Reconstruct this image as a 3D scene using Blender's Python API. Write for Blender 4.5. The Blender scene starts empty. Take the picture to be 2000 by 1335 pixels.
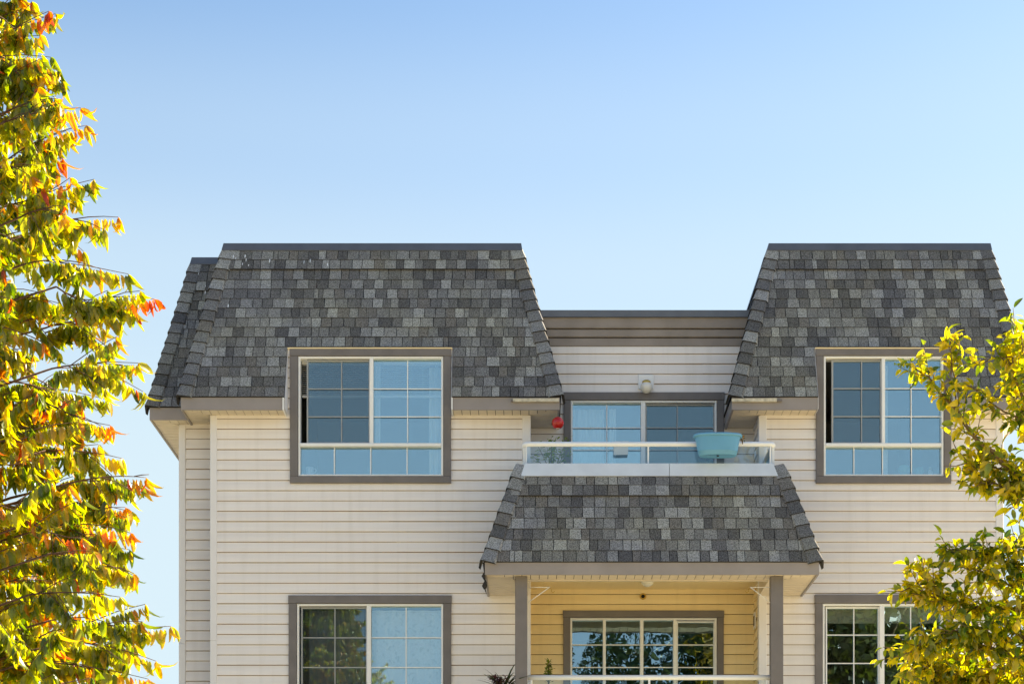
import bpy, math, random
import numpy as np
from mathutils import Vector, Matrix
random.seed(11); rnd = random.random
SC = bpy.context.scene
COL = SC.collection
R = math.radians
EYE = 1.6; D = 22.0; F = 3960.0; VX = 1035.0; VY = 1865.0

# ------------------------------------------------------------------ camera, world, sun
cam = bpy.data.cameras.new('camera'); cam.sensor_width = 36; cam.lens = F/2000*36
cam.shift_x = (1000-VX)/2000; cam.shift_y = (VY-667.5)/2000
cam.clip_start = .1; cam.clip_end = 2000
co = bpy.data.objects.new('camera', cam); COL.objects.link(co)
co.location = (0, -D, EYE); co.rotation_euler = (R(90), 0, 0); SC.camera = co
SUN_AZ, SUN_EL = 62.0, 26.0
w = bpy.data.worlds.new('World'); SC.world = w; w.use_nodes = True
nt = w.node_tree; nt.nodes.clear()
sky = nt.nodes.new('ShaderNodeTexSky'); sky.sky_type = 'NISHITA'; sky.sun_disc = False
sky.sun_elevation = R(SUN_EL); sky.sun_rotation = R(SUN_AZ)
sky.air_density = 1.0; sky.dust_density = 1.3; sky.ozone_density = 2.6
bg = nt.nodes.new('ShaderNodeBackground'); bg.inputs[1].default_value = .063
wo = nt.nodes.new('ShaderNodeOutputWorld')
tc = nt.nodes.new('ShaderNodeTexCoord'); sx = nt.nodes.new('ShaderNodeSeparateXYZ'); nt.links.new(tc.outputs['Generated'], sx.inputs[0])
hz = nt.nodes.new('ShaderNodeValToRGB'); cr = hz.color_ramp; cr.interpolation = 'EASE'
cr.elements[0].position = 0; cr.elements[0].color = (1, 1, 1, 1); cr.elements[1].position = .44; cr.elements[1].color = (0, 0, 0, 1)
for p_, v_ in ((.225, .93), (.313, .66), (.368, .34)):
    e_ = cr.elements.new(p_); e_.color = (v_, v_, v_, 1)
hm = nt.nodes.new('ShaderNodeMix'); hm.data_type = 'RGBA'; hm.inputs[7].default_value = (3.3, 3.78, 4.2, 1)
nt.links.new(sx.outputs['Z'], hz.inputs[0]); nt.links.new(hz.outputs[0], hm.inputs[0]); nt.links.new(sky.outputs[0], hm.inputs[6])
tm = nt.nodes.new('ShaderNodeMix'); tm.data_type = 'RGBA'; tm.blend_type = 'MULTIPLY'; tm.inputs[0].default_value = 1; tm.inputs[7].default_value = (.93, .985, .965, 1)
nt.links.new(hm.outputs[2], tm.inputs[6]); nt.links.new(tm.outputs[2], bg.inputs[0]); nt.links.new(bg.outputs[0], wo.inputs[0])
sl = bpy.data.lights.new('sun', 'SUN'); sl.energy = 5.0; sl.angle = R(.5); sl.color = (1, .86, .66)
so = bpy.data.objects.new('sun', sl); COL.objects.link(so)
S = Vector((math.sin(R(SUN_AZ))*math.cos(R(SUN_EL)), math.cos(R(SUN_AZ))*math.cos(R(SUN_EL)), math.sin(R(SUN_EL))))
so.rotation_euler = S.to_track_quat('Z', 'Y').to_euler(); so.location = (30, 20, 30)
SC.view_settings.view_transform = 'Standard'; SC.view_settings.look = 'None'
SC.view_settings.exposure = 1.92; SC.view_settings.gamma = 1; SC.view_settings.use_curve_mapping = False
SC.render.engine = 'CYCLES'

# ------------------------------------------------------------------ helpers
def sc(Y): return F/(D+Y)
def X(px, Y=0): return (px-VX)/sc(Y)
def Z(py, Y=0): return (VY-py)/sc(Y)+EYE
def P(px, py, Y=0): return Vector((X(px, Y), Y, Z(py, Y)))

def mat(name, col, rough=.7, noise=0, nscale=8, col2=None, bump=0, bscale=40, spec=.3, metal=0, detail=4):
    m = bpy.data.materials.new(name); m.use_nodes = True; n = m.node_tree; b = n.nodes['Principled BSDF']
    b.inputs['Base Color'].default_value = (*col, 1); b.inputs['Roughness'].default_value = rough
    b.inputs['Specular IOR Level'].default_value = spec; b.inputs['Metallic'].default_value = metal
    g = n.nodes.new('ShaderNodeNewGeometry')
    if noise or col2:
        t = n.nodes.new('ShaderNodeTexNoise'); t.inputs['Scale'].default_value = nscale; t.inputs['Detail'].default_value = detail
        n.links.new(g.outputs['Position'], t.inputs['Vector'])
        r = n.nodes.new('ShaderNodeValToRGB'); r.color_ramp.elements[0].position = .3; r.color_ramp.elements[1].position = .7
        c2 = col2 if col2 else tuple(c*(1+noise) for c in col)
        c1 = col if col2 else tuple(c*(1-noise) for c in col)
        r.color_ramp.elements[0].color = (*c1, 1); r.color_ramp.elements[1].color = (*c2, 1)
        n.links.new(t.outputs['Fac'], r.inputs[0]); n.links.new(r.outputs[0], b.inputs['Base Color'])
    if bump:
        t2 = n.nodes.new('ShaderNodeTexNoise'); t2.inputs['Scale'].default_value = bscale
        n.links.new(g.outputs['Position'], t2.inputs['Vector'])
        bp = n.nodes.new('ShaderNodeBump'); bp.inputs['Strength'].default_value = bump; bp.inputs['Distance'].default_value = .01
        n.links.new(t2.outputs['Fac'], bp.inputs['Height']); n.links.new(bp.outputs[0], b.inputs['Normal'])
    return m

def siding_mat(name='cream vinyl', c1=(.79, .755, .745), c2=(.87, .84, .83)):
    m = mat(name, c1, .5, bump=.12, bscale=5, spec=.35)
    n = m.node_tree; b = n.nodes['Principled BSDF']
    g = n.nodes.new('ShaderNodeNewGeometry'); mp = n.nodes.new('ShaderNodeMapping'); mp.inputs['Scale'].default_value = (.7, 1, 9)
    n.links.new(g.outputs['Position'], mp.inputs[0])
    t = n.nodes.new('ShaderNodeTexNoise'); t.inputs['Scale'].default_value = 1.6; t.inputs['Detail'].default_value = 6
    n.links.new(mp.outputs[0], t.inputs[0])
    oi = n.nodes.new('ShaderNodeObjectInfo')
    ad = n.nodes.new('ShaderNodeMath'); ad.operation = 'MULTIPLY_ADD'; ad.inputs[1].default_value = .16; n.links.new(oi.outputs['Random'], ad.inputs[0]); n.links.new(t.outputs['Fac'], ad.inputs[2])
    r = n.nodes.new('ShaderNodeValToRGB'); r.color_ramp.elements[0].position = .3; r.color_ramp.elements[1].position = .8
    r.color_ramp.elements[0].color = (*c1, 1); r.color_ramp.elements[1].color = (*c2, 1)
    mp2 = n.nodes.new('ShaderNodeMapping'); mp2.inputs['Scale'].default_value = (9, 1, .55); n.links.new(g.outputs['Position'], mp2.inputs[0])
    t3 = n.nodes.new('ShaderNodeTexNoise'); t3.inputs['Scale'].default_value = 1.3; t3.inputs['Detail'].default_value = 5; n.links.new(mp2.outputs[0], t3.inputs[0])
    r3 = n.nodes.new('ShaderNodeValToRGB'); r3.color_ramp.elements[0].position = .28; r3.color_ramp.elements[1].position = .5
    r3.color_ramp.elements[0].color = (.94, .937, .93, 1); r3.color_ramp.elements[1].color = (1, 1, 1, 1); n.links.new(t3.outputs['Fac'], r3.inputs[0])
    mx = n.nodes.new('ShaderNodeMix'); mx.data_type = 'RGBA'; mx.blend_type = 'MULTIPLY'; mx.inputs[0].default_value = 1
    n.links.new(ad.outputs[0], r.inputs[0]); n.links.new(r.outputs[0], mx.inputs[6]); n.links.new(r3.outputs[0], mx.inputs[7]); n.links.new(mx.outputs[2], b.inputs['Base Color'])
    return m

def shingle_mat(name, c):
    m = bpy.data.materials.new(name); m.use_nodes = True; n = m.node_tree; b = n.nodes['Principled BSDF']
    b.inputs['Roughness'].default_value = .95; b.inputs['Specular IOR Level'].default_value = .15
    g = n.nodes.new('ShaderNodeNewGeometry')
    t = n.nodes.new('ShaderNodeTexNoise'); t.inputs['Scale'].default_value = 95; t.inputs['Detail'].default_value = 3
    n.links.new(g.outputs['Position'], t.inputs[0])
    r = n.nodes.new('ShaderNodeValToRGB'); r.color_ramp.elements[0].position = .36; r.color_ramp.elements[1].position = .66
    r.color_ramp.elements[0].color = (*[x*.55 for x in c], 1); r.color_ramp.elements[1].color = (*[x*1.7 for x in c], 1)
    n.links.new(t.outputs['Fac'], r.inputs[0])
    t2 = n.nodes.new('ShaderNodeTexNoise'); t2.inputs['Scale'].default_value = 1.7; t2.inputs['Detail'].default_value = 5
    n.links.new(g.outputs['Position'], t2.inputs[0])
    r2 = n.nodes.new('ShaderNodeValToRGB'); r2.color_ramp.elements[0].position = .35; r2.color_ramp.elements[1].position = .7
    r2.color_ramp.elements[0].color = (.86, .87, .92, 1); r2.color_ramp.elements[1].color = (1.08, 1.06, .92, 1)
    n.links.new(t2.outputs['Fac'], r2.inputs[0])
    mx = n.nodes.new('ShaderNodeMix'); mx.data_type = 'RGBA'; mx.blend_type = 'MULTIPLY'; mx.inputs[0].default_value = 1
    n.links.new(r.outputs[0], mx.inputs[6]); n.links.new(r2.outputs[0], mx.inputs[7]); n.links.new(mx.outputs[2], b.inputs['Base Color'])
    bp = n.nodes.new('ShaderNodeBump'); bp.inputs['Strength'].default_value = .3; bp.inputs['Distance'].default_value = .0012
    n.links.new(t.outputs['Fac'], bp.inputs['Height']); n.links.new(bp.outputs[0], b.inputs['Normal'])
    return m

def glass_mat(name, refl, tint, wav=0.0, wscale=3, rough=0.0):
    m = bpy.data.materials.new(name); m.use_nodes = True; n = m.node_tree; n.nodes.clear()
    o = n.nodes.new('ShaderNodeOutputMaterial'); mx = n.nodes.new('ShaderNodeMixShader')
    tr = n.nodes.new('ShaderNodeBsdfTransparent'); tr.inputs[0].default_value = (*tint, 1)
    gl = n.nodes.new('ShaderNodeBsdfGlossy'); gl.inputs['Roughness'].default_value = rough; gl.inputs[0].default_value = (.56, .82, 1, 1)
    lw = n.nodes.new('ShaderNodeFresnel'); lw.inputs[0].default_value = 1.5
    ad = n.nodes.new('ShaderNodeMath'); ad.operation = 'ADD'; ad.inputs[1].default_value = refl; ad.use_clamp = True
    n.links.new(lw.outputs[0], ad.inputs[0]); n.links.new(ad.outputs[0], mx.inputs[0])
    n.links.new(tr.outputs[0], mx.inputs[1]); n.links.new(gl.outputs[0], mx.inputs[2]); n.links.new(mx.outputs[0], o.inputs[0])
    if wav:
        g = n.nodes.new('ShaderNodeNewGeometry'); t = n.nodes.new('ShaderNodeTexNoise'); t.inputs['Scale'].default_value = wscale; t.inputs['Detail'].default_value = 1.5
        n.links.new(g.outputs['Position'], t.inputs[0])
        bp = n.nodes.new('ShaderNodeBump'); bp.inputs['Strength'].default_value = 1; bp.inputs['Distance'].default_value = wav
        n.links.new(t.outputs['Fac'], bp.inputs['Height']); n.links.new(bp.outputs[0], gl.inputs['Normal'])
    return m

def leaf_mat(name, c, tr=.55, c2=None):
    m = bpy.data.materials.new(name); m.use_nodes = True; n = m.node_tree; n.nodes.clear()
    o = n.nodes.new('ShaderNodeOutputMaterial')
    g = n.nodes.new('ShaderNodeNewGeometry'); t = n.nodes.new('ShaderNodeTexNoise'); t.inputs['Scale'].default_value = 14; t.inputs['Detail'].default_value = 3
    n.links.new(g.outputs['Position'], t.inputs[0])
    r = n.nodes.new('ShaderNodeValToRGB'); r.color_ramp.elements[0].position = .35; r.color_ramp.elements[1].position = .68
    c2 = c2 or tuple(min(1, x*1.5) for x in c)
    r.color_ramp.elements[0].color = (*[x*.72 for x in c], 1); r.color_ramp.elements[1].color = (*c2, 1)
    n.links.new(t.outputs['Fac'], r.inputs[0])
    d = n.nodes.new('ShaderNodeBsdfDiffuse'); tl = n.nodes.new('ShaderNodeBsdfTranslucent')
    gl = n.nodes.new('ShaderNodeBsdfGlossy'); gl.inputs['Roughness'].default_value = .33
    m1 = n.nodes.new('ShaderNodeMixShader'); m1.inputs[0].default_value = tr
    m2 = n.nodes.new('ShaderNodeMixShader'); m2.inputs[0].default_value = .055
    n.links.new(r.outputs[0], d.inputs[0])
    sat = n.nodes.new('ShaderNodeHueSaturation'); sat.inputs['Saturation'].default_value = 1.1; sat.inputs['Value'].default_value = 2.15
    n.links.new(r.outputs[0], sat.inputs['Color']); n.links.new(sat.outputs[0], tl.inputs[0])
    n.links.new(d.outputs[0], m1.inputs[1]); n.links.new(tl.outputs[0], m1.inputs[2])
    n.links.new(m1.outputs[0], m2.inputs[1]); n.links.new(gl.outputs[0], m2.inputs[2]); n.links.new(m2.outputs[0], o.inputs[0])
    return m

M = {}
M['siding'] = siding_mat(); M['siding_glow'] = siding_mat('cream vinyl with amber bounce glow', (.87, .705, .40), (.92, .77, .46))  # second vinyl has the porch's amber bounce glow painted into its colour
M['lap_shadow'] = mat('brown lap shadow core', (.20, .13, .075), .9, .1, 20)  # brown wall core, seen through the lap gaps as painted shadow lines
M['corner'] = mat('cream corner vinyl', (.78, .775, .80), .5, .03, 3)
M['trim'] = mat('taupe painted wood trim', (.178, .166, .168), .6, .1, 6, bump=.2, bscale=18)
M['fascia'] = mat('taupe painted fascia', (.29, .268, .268), .55, .09, 3.5, bump=.12, bscale=10)
M['parapet'] = mat('weathered taupe board', (.27, .242, .228), .6, .16, 3, bump=.2, bscale=12)
M['coping'] = mat('grey metal coping', (.13, .14, .165), .38, .1, 5, spec=.5, metal=.3)
M['soffit'] = mat('cream vented soffit', (.66, .585, .48), .55, .06, 9)
M['white'] = mat('white vinyl frame', (.84, .86, .88), .35, .03, 5, spec=.45)
M['rail'] = mat('white painted aluminium', (.84, .87, .9), .3, .03, 4, spec=.5)
M['flash'] = mat('pale metal flashing', (.72, .76, .8), .42, .06, 5, spec=.4)
M['deck'] = mat('black asphalt felt', (.025, .025, .027), .9, .3, 20)
M['room'] = mat('room paint', (.34, .33, .31), .9, .08, 2)
M['dark'] = mat('dark void', (.02, .02, .02), .9)
M['gutter'] = mat('weathered pale gutter strip', (.52, .5, .43), .5, .3, 22)
M['curtain'] = mat('white voile', (.88, .9, .9), .9, .05, 14)
M['blind'] = mat('white blind slat', (.86, .87, .87), .5)
M['creamblind'] = mat('cream roller blind', (.62, .58, .42), .8, .06, 12)
M['brass'] = mat('aged brass', (.62, .42, .1), .35, .12, 20, metal=.8)
M['globe'] = mat('opal glass', (.78, .77, .72), .2, spec=.5)
M['bark'] = mat('reddish brown bark', (.13, .075, .055), .8, .3, 30, bump=.6, bscale=60)
M['bark2'] = mat('olive brown bark', (.17, .12, .06), .8, .3, 30, bump=.6, bscale=60)
TONES = [(.113, .109, .107), (.152, .147, .143), (.20, .195, .187), (.257, .251, .239), (.325, .319, .302), (.177, .164, .150)]
for i, c in enumerate(TONES): M['sh%d' % i] = shingle_mat('asphalt granules %d' % i, c)
M['glass'] = glass_mat('window glass', .25, (.93, .97, .98), .00012, 2)
M['glasslow'] = glass_mat('lower window glass', .17, (.94, .97, .98), .0003, 2.5)
M['glasswavy'] = glass_mat('wavy window glass', .3, (.6, .62, .6), .0008, 5)
M['railglass'] = glass_mat('railing glass', .07, (.9, .96, .965))
sm = bpy.data.materials.new('insect mesh'); sm.use_nodes = True; n = sm.node_tree; n.nodes.clear()
o_ = n.nodes.new('ShaderNodeOutputMaterial'); mx_ = n.nodes.new('ShaderNodeMixShader'); mx_.inputs[0].default_value = .36
t_ = n.nodes.new('ShaderNodeBsdfTransparent'); d_ = n.nodes.new('ShaderNodeBsdfDiffuse'); d_.inputs[0].default_value = (.05, .055, .06, 1)
n.links.new(t_.outputs[0], mx_.inputs[1]); n.links.new(d_.outputs[0], mx_.inputs[2]); n.links.new(mx_.outputs[0], o_.inputs[0])
M['screen'] = sm

def link(name, verts, faces, mats, parent=None, mi=None, smooth=False, loc=None):
    me = bpy.data.meshes.new(name); me.from_pydata([tuple(v) for v in verts], [], faces)
    for m in (mats if isinstance(mats, (list, tuple)) else [mats]): me.materials.append(m)
    if mi is not None: me.polygons.foreach_set('material_index', mi)
    if smooth: me.polygons.foreach_set('use_smooth', [True]*len(me.polygons))
    me.update()
    o = bpy.data.objects.new(name, me); COL.objects.link(o)
    if parent: o.parent = parent
    if loc is not None: o.location = loc
    return o
def inst(name, me, parent, loc=None, scale=None, mtx=None):
    o = bpy.data.objects.new(name, me); COL.objects.link(o); o.parent = parent
    if mtx is not None: o.matrix_local = mtx
    if loc is not None: o.location = loc
    if scale is not None: o.scale = scale
    return o
def tag(o, label=None, cat=None, group=None, kind=None):
    if label: o['label'] = label
    if cat: o['category'] = cat
    if group: o['group'] = group
    if kind: o['kind'] = kind
    return o
def empty(name, loc, label=None, cat=None, group=None):
    o = bpy.data.objects.new(name, None); COL.objects.link(o); o.location = loc; o.empty_display_size = .2
    return tag(o, label, cat, group)
class MB:
    def __init__(s): s.v = []; s.f = []; s.m = []
    def add(s, vs, fs, m=0):
        k = len(s.v); s.v += [tuple(v) for v in vs]; s.f += [tuple(i+k for i in f) for f in fs]; s.m += [m]*len(fs)
    def box(s, x0, x1, y0, y1, z0, z1, m=0):
        s.add([(x0,y0,z0),(x1,y0,z0),(x1,y1,z0),(x0,y1,z0),(x0,y0,z1),(x1,y0,z1),(x1,y1,z1),(x0,y1,z1)],
              [(0,3,2,1),(4,5,6,7),(0,1,5,4),(1,2,6,5),(2,3,7,6),(3,0,4,7)], m)
    def bbox(s, x0, x1, y0, y1, z0, z1, b=.003, m=0):   # box with its front edges chamfered (front = -y)
        s.add([(x0+b,y0,z0+b),(x1-b,y0,z0+b),(x1-b,y0,z1-b),(x0+b,y0,z1-b),
               (x0,y0+b,z0),(x1,y0+b,z0),(x1,y0+b,z1),(x0,y0+b,z1),
               (x0,y1,z0),(x1,y1,z0),(x1,y1,z1),(x0,y1,z1)],
              [(0,1,2,3),(0,4,5,1),(1,5,6,2),(2,6,7,3),(3,7,4,0),(4,8,9,5),(5,9,10,6),(6,10,11,7),(7,11,8,4),(8,11,10,9)], m)
    def hexa(s, v, m=0):
        s.add(v, [(0,3,2,1),(4,5,6,7),(0,1,5,4),(1,2,6,5),(2,3,7,6),(3,0,4,7)], m)
    def tube(s, pts, rad, n=8, m=0, cap=True):
        pts = [Vector(p) for p in pts]; L = len(pts); rads = rad if isinstance(rad, (list, tuple)) else [rad]*L
        k = len(s.v); up = None
        for i, p in enumerate(pts):
            d = (pts[min(i+1, L-1)]-pts[max(i-1, 0)]).normalized()
            if up is None: up = Vector((0, 0, 1)) if abs(d.z) < .9 else Vector((1, 0, 0))
            a = d.cross(up).normalized(); b = a.cross(d).normalized(); up = b
            for j in range(n):
                t = 2*math.pi*j/n; s.v.append(tuple(p+(a*math.cos(t)+b*math.sin(t))*rads[i]))
        for i in range(L-1):
            for j in range(n):
                s.f.append((k+i*n+j, k+i*n+(j+1) % n, k+(i+1)*n+(j+1) % n, k+(i+1)*n+j)); s.m.append(m)
        if cap:
            s.f.append(tuple(k+j for j in range(n))[::-1]); s.f.append(tuple(k+(L-1)*n+j for j in range(n))); s.m += [m, m]
    def lathe(s, prof, c, n=24, m=0, axis='z', sy=1, sx=1):
        k = len(s.v); c = Vector(c)
        for (r, h) in prof:
            for j in range(n):
                t = 2*math.pi*j/n; a = r*math.cos(t); b = r*math.sin(t)
                s.v.append(tuple(c+(Vector((a*sx, b*sy, h)) if axis == 'z' else Vector((a, h, b)))))
        for i in range(len(prof)-1):
            for j in range(n):
                f = (k+i*n+j, k+i*n+(j+1) % n, k+(i+1)*n+(j+1) % n, k+(i+1)*n+j)
                s.f.append(f if axis == 'z' else f[::-1]); s.m.append(m)
    def build(s, name, mats, parent=None, smooth=False, loc=None):
        return link(name, s.v, s.f, mats, parent, s.m, smooth, loc)
def boxo(name, m, parent, *a, b=None):
    q = MB(); q.box(*a) if b is None else q.bbox(*a, b=b); return q.build(name, m, parent)

# ------------------------------------------------------------------ ground
G = mat('pale bounce ground', (.44, .385, .23), .95, nscale=1.5, col2=(.60, .50, .29), bump=.6, bscale=25, detail=8)  # unseen ground, coloured pale yellow to bounce warm light onto the facade
tag(link('bounce_ground', [(-250,-250,0),(250,-250,0),(250,250,0),(-250,250,0)], [(0,1,2,3)], G), kind='structure')
PV = mat('pale concrete', (.5, .46, .4), .9, .1, 3, bump=.2)
tag(link('pavement', [(-250,-26,.12),(250,-26,.12),(250,-23,.12),(-250,-23,.12),(-250,-26,0),(250,-26,0),(250,-23,0),(-250,-23,0)], [(0,1,2,3),(4,5,1,0),(7,3,2,6)], PV), kind='structure')
tag(link('road', [(-250,-36,.004),(250,-36,.004),(250,-26,.004),(-250,-26,.004)], [(0,1,2,3)], mat('asphalt', (.07,.068,.065), .9, .2, 20)), kind='structure')

# ------------------------------------------------------------------ the building
B = empty('apartment_building', (0, 0, 0), 'cream clapboard apartment block with grey shingled mansard roofs and taupe trim', 'building')
EXP = .1112
YL, YR = .38, .55       # set-back of the left bay, depth of the balcony recess
XLo, XLi, XRc0, XRc1, XRo = X(352, YL), X(411), -.011, 2.5, X(1957)
ZS = 5.855+EYE          # soffit height
ZE = 5.976+EYE          # eave height
COT = 1/math.tan(R(64)); SN = math.sin(R(64)); EX = .1385

def board_mesh(z0, z1, zb, L):
    """profile of one lap, clipped to z0..z1 (zb = bottom of the full lap), length L centred"""
    def yy(z):
        t = (z-zb)/EXP
        return -.020+.003*min(t/.45, 1)+.0135*max(0, (t-.45)/.55)
    zs = [z0]+[z for z in (zb+.45*EXP,) if z0 < z < z1]+[z1]
    gp = .0065 if abs(z0-zb) < 1e-6 else 0  # open gap under each lap stands in for its shadow line
    pr = [(0, z0+gp)]+[(yy(z0)+.0015, z0+gp), (yy(z0), z0+gp+.0015)]+[(yy(z), z) for z in zs[1:]]+[(0, z1)]
    n = len(pr); v = [(x, y, z) for x in (-L/2, L/2) for (y, z) in pr]
    f = [(i, n+i, n+i+1, i+1) for i in range(n-1)]+[tuple(range(n))[::-1][::-1], tuple(range(n, 2*n))[::-1]]
    return v, f
SBM = {}
def shared_board(sm='siding'):
    if sm not in SBM:
        v, f = board_mesh(0, EXP, 0, 1.0); me = bpy.data.meshes.new('siding_board'); me.from_pydata(v, [], f); me.materials.append(M[sm]); SBM[sm] = me
    return SBM[sm]
def sub(a, b, cuts):
    out = [(a, b)]
    for c0, c1 in cuts:
        nn = []
        for p, q in out:
            if c1 <= p or c0 >= q: nn.append((p, q)); continue
            if c0 > p: nn.append((p, c0))
            if c1 < q: nn.append((c1, q))
        out = nn
    return [(p, q) for p, q in out if q-p > .004]
ZVIS = Z(1345, 0)
def wall(x0, x1, z0, z1, Y, phase, holes, openings, th=.15, sm='siding'):
    q = MB(); xs = sorted({x0, x1, *[v for h in openings for v in h[:2] if x0 < v < x1]}); zs = sorted({z0, z1, *[v for h in openings for v in h[2:] if z0 < v < z1]})
    for i in range(len(xs)-1):
        for j in range(len(zs)-1):
            cx = (xs[i]+xs[i+1])/2; cz = (zs[j]+zs[j+1])/2
            if any(h[0] < cx < h[1] and h[2] < cz < h[3] for h in openings): continue
            q.box(xs[i], xs[i+1], Y, Y+th, zs[j], zs[j+1])
    W = q.build('wall', M['lap_shadow'], B)
    low = MB(); k = math.floor((z0-phase)/EXP)
    while phase+k*EXP < z1:
        zb = phase+k*EXP; k += 1
        a, b = max(zb, z0), min(zb+EXP, z1)
        if b-a < .006: continue
        hh = [h for h in holes if h[3] > a and h[2] < b]
        bx = sorted({x0, x1, *[v for h in hh for v in h[:2] if x0 < v < x1]})
        segs = []
        for i in range(len(bx)-1):
            cx = (bx[i]+bx[i+1])/2
            zr = sub(a, b, [(h[2], h[3]) for h in hh if h[0] < cx < h[1]])
            for z in zr:
                for sgm in segs:
                    if abs(sgm[1]-bx[i]) < 1e-6 and sgm[2] == z: sgm[1] = bx[i+1]; break
                else: segs.append([bx[i], bx[i+1], z])
        for s0, s1, (za, zc) in segs:
            if za < ZVIS:
                v, f = board_mesh(za, zc, zb, s1-s0); low.add([((s0+s1)/2+p[0], Y+p[1], p[2]) for p in v], f)
            elif za == zb and zc == zb+EXP:
                pcs = [(s0, s1)]
                if s1-s0 > 1.6 and rnd() < .5: c_ = s0+(s1-s0)*(.2+.6*rnd()); pcs = [(s0, c_), (c_-.004, s1)]
                for j, (u0, u1) in enumerate(pcs):
                    o = inst('siding_board', shared_board(sm), W, loc=((u0+u1)/2, Y+(rnd()-.5)*.0015-.0015*j, zb+(rnd()-.5)*.002), scale=(u1-u0, 1, 1)); o.rotation_euler = (0, (rnd()-.5)*.0012, 0)
            else:
                v, f = board_mesh(za, zc, zb, s1-s0); link('siding_board', v, f, M[sm], W, loc=((s0+s1)/2, Y, 0))
    if low.v: tag(low.build('siding', M[sm], W), kind='stuff')
    return W

# window rectangles: (trim l,r,t,b) in photo pixels at a wall depth -> metres
def rect(l, r, t, b, Y): return (X(l, Y), X(r, Y), Z(b, Y), Z(t, Y))
WUL = rect(567, 881, 681, 944, 0); WUR = rect(1593, 1856.5, 681, 944.5, 0)
WLL = rect(564.5, 881.5, 1163, 1429, 0); WLR = rect(1591, 1855.5, 1162, 1428, 0)
DUP = rect(1101, 1413.5, 767.5, 1094, YR); WPO = rect(1100, 1413, 1192.4, 1520, YR)
def opening(r, w=.078, wb=.078): return (r[0]+w, r[1]-w, r[2]+wb, r[3]-w)
PH0 = Z(838.4, 0); PHR = Z(848.2, YR); PHL = Z(1015, YL)
sh = lambda r: (r[0]+.004, r[1]-.004, r[2]+.004, r[3]-.004)
NL0, NL1 = X(561.5), X(884); NR0, NR1 = X(1596)-.03, X(1860)
ZN = ZE+.6226
# main wall left of the recess; its strip inside the roof notch goes up to the notch head
WXL = (XLi, XRc0)
wall(XLi, XRc0, 0, ZS, 0, PH0, [sh(WUL), sh(WLL)], [opening(WUL), opening(WLL)])
wall(NL0+.002, NL1-.002, ZS+.0005, ZN-.002, 0, PH0, [sh(WUL)], [opening(WUL)])
wall(XRc1, XRo, 0, ZS, 0, PH0, [sh(WUR), sh(WLR)], [opening(WUR), opening(WLR)])
wall(NR0+.002, NR1-.002, ZS+.0005, ZN-.002, 0, PH0, [sh(WUR)], [opening(WUR)])
wall(XLo, XLi+.1, 0, ZS, YL, PHL, [], [])
ZFL = 4.39+EYE; ZC = 4.07+EYE   # balcony floor, porch ceiling
ZPAR = Z(677, YR)
wall(XRc0-.14, XRc1+.14, ZFL+.002, ZPAR, YR, PHR, [sh(DUP)], [opening(DUP)])
wall(XRc0-.14, XRc1+.14, 0, ZC, YR, PHR, [sh(WPO)], [opening(WPO)], sm='siding_glow')
# recess side walls (sheets with laps facing inwards)
def side_laps(xf, sgn, y0, y1, z0, z1, phase, sm='siding'):
    q = MB(); q.box(min(xf, xf-sgn*.12), max(xf, xf-sgn*.12), y0, y1, z0, z1)
    W = q.build('wall', M['siding'], B); k = math.floor((z0-phase)/EXP); mb = MB()
    while phase+k*EXP < z1:
        zb = phase+k*EXP; k += 1; a, b = max(zb, z0), min(zb+EXP, z1)
        if b-a < .01: continue
        v, f = board_mesh(a, b, zb, y1-y0)
        v = [(xf-sgn*p[1], (y0+y1)/2+p[0]*sgn, p[2]) for p in v]
        if b < ZVIS or y1-y0 > 2: mb.add(v, f)
        else: link('siding_board', v, f, M[sm], W)
    if mb.v: tag(mb.build('siding', M[sm], W), kind='stuff')
side_laps(XRc0+.0, 1, .152, YR, 0, ZC, PH0, 'siding_glow'); side_laps(XRc1, -1, .152, YR, 0, ZC, PH0, 'siding_glow')
side_laps(XRc0+.0, 1, .152, YR, ZFL+.01, ZS, PH0); side_laps(XRc1, -1, .152, YR, ZFL+.01, ZS, PH0)
side_laps(XRo-.012, 1, .152, 11, 0, ZS, PH0); side_laps(XLo+.012, -1, YL+.152, 11, 0, ZS, PH0)
q = MB(); q.box(XLo+.02, XRo-.02, 11, 11.15, 0, ZS); q.build('wall', M['siding'], B)
def corner(x0, x1, Y, z0, z1, xe=None):
    q = MB(); q.bbox(x0, x1, Y-.026, Y+.002, z0, z1, b=.005)
    if xe == 'l': q.box(x0, x0+.02, Y+.0025, Y+.09, z0, z1)
    if xe == 'r': q.box(x1-.02, x1, Y+.0025, Y+.09, z0, z1)
    q.build('corner_board', M['corner'], B)
def cseams(x0, x1, Y, xe, cuts, z1):
    z = 0
    for c in cuts+[z1]: corner(x0, x1, Y, z, c-.001, xe); z = c
cseams(XLo-.012, X(363, YL), YL, 'l', [Z(1256, YL)], ZS-.003)
cseams(X(411), X(424), 0, 'l', [Z(1250)], ZS-.003)
cseams(X(1020), XRc0+.02, 0, 'r', [], ZS-.003)
cseams(XRc1-.02, X(1497), 0, 'l', [], ZS-.003)
cseams(X(1944.5), XRo+.012, 0, 'r', [Z(1040)], ZS-.003)

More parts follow.
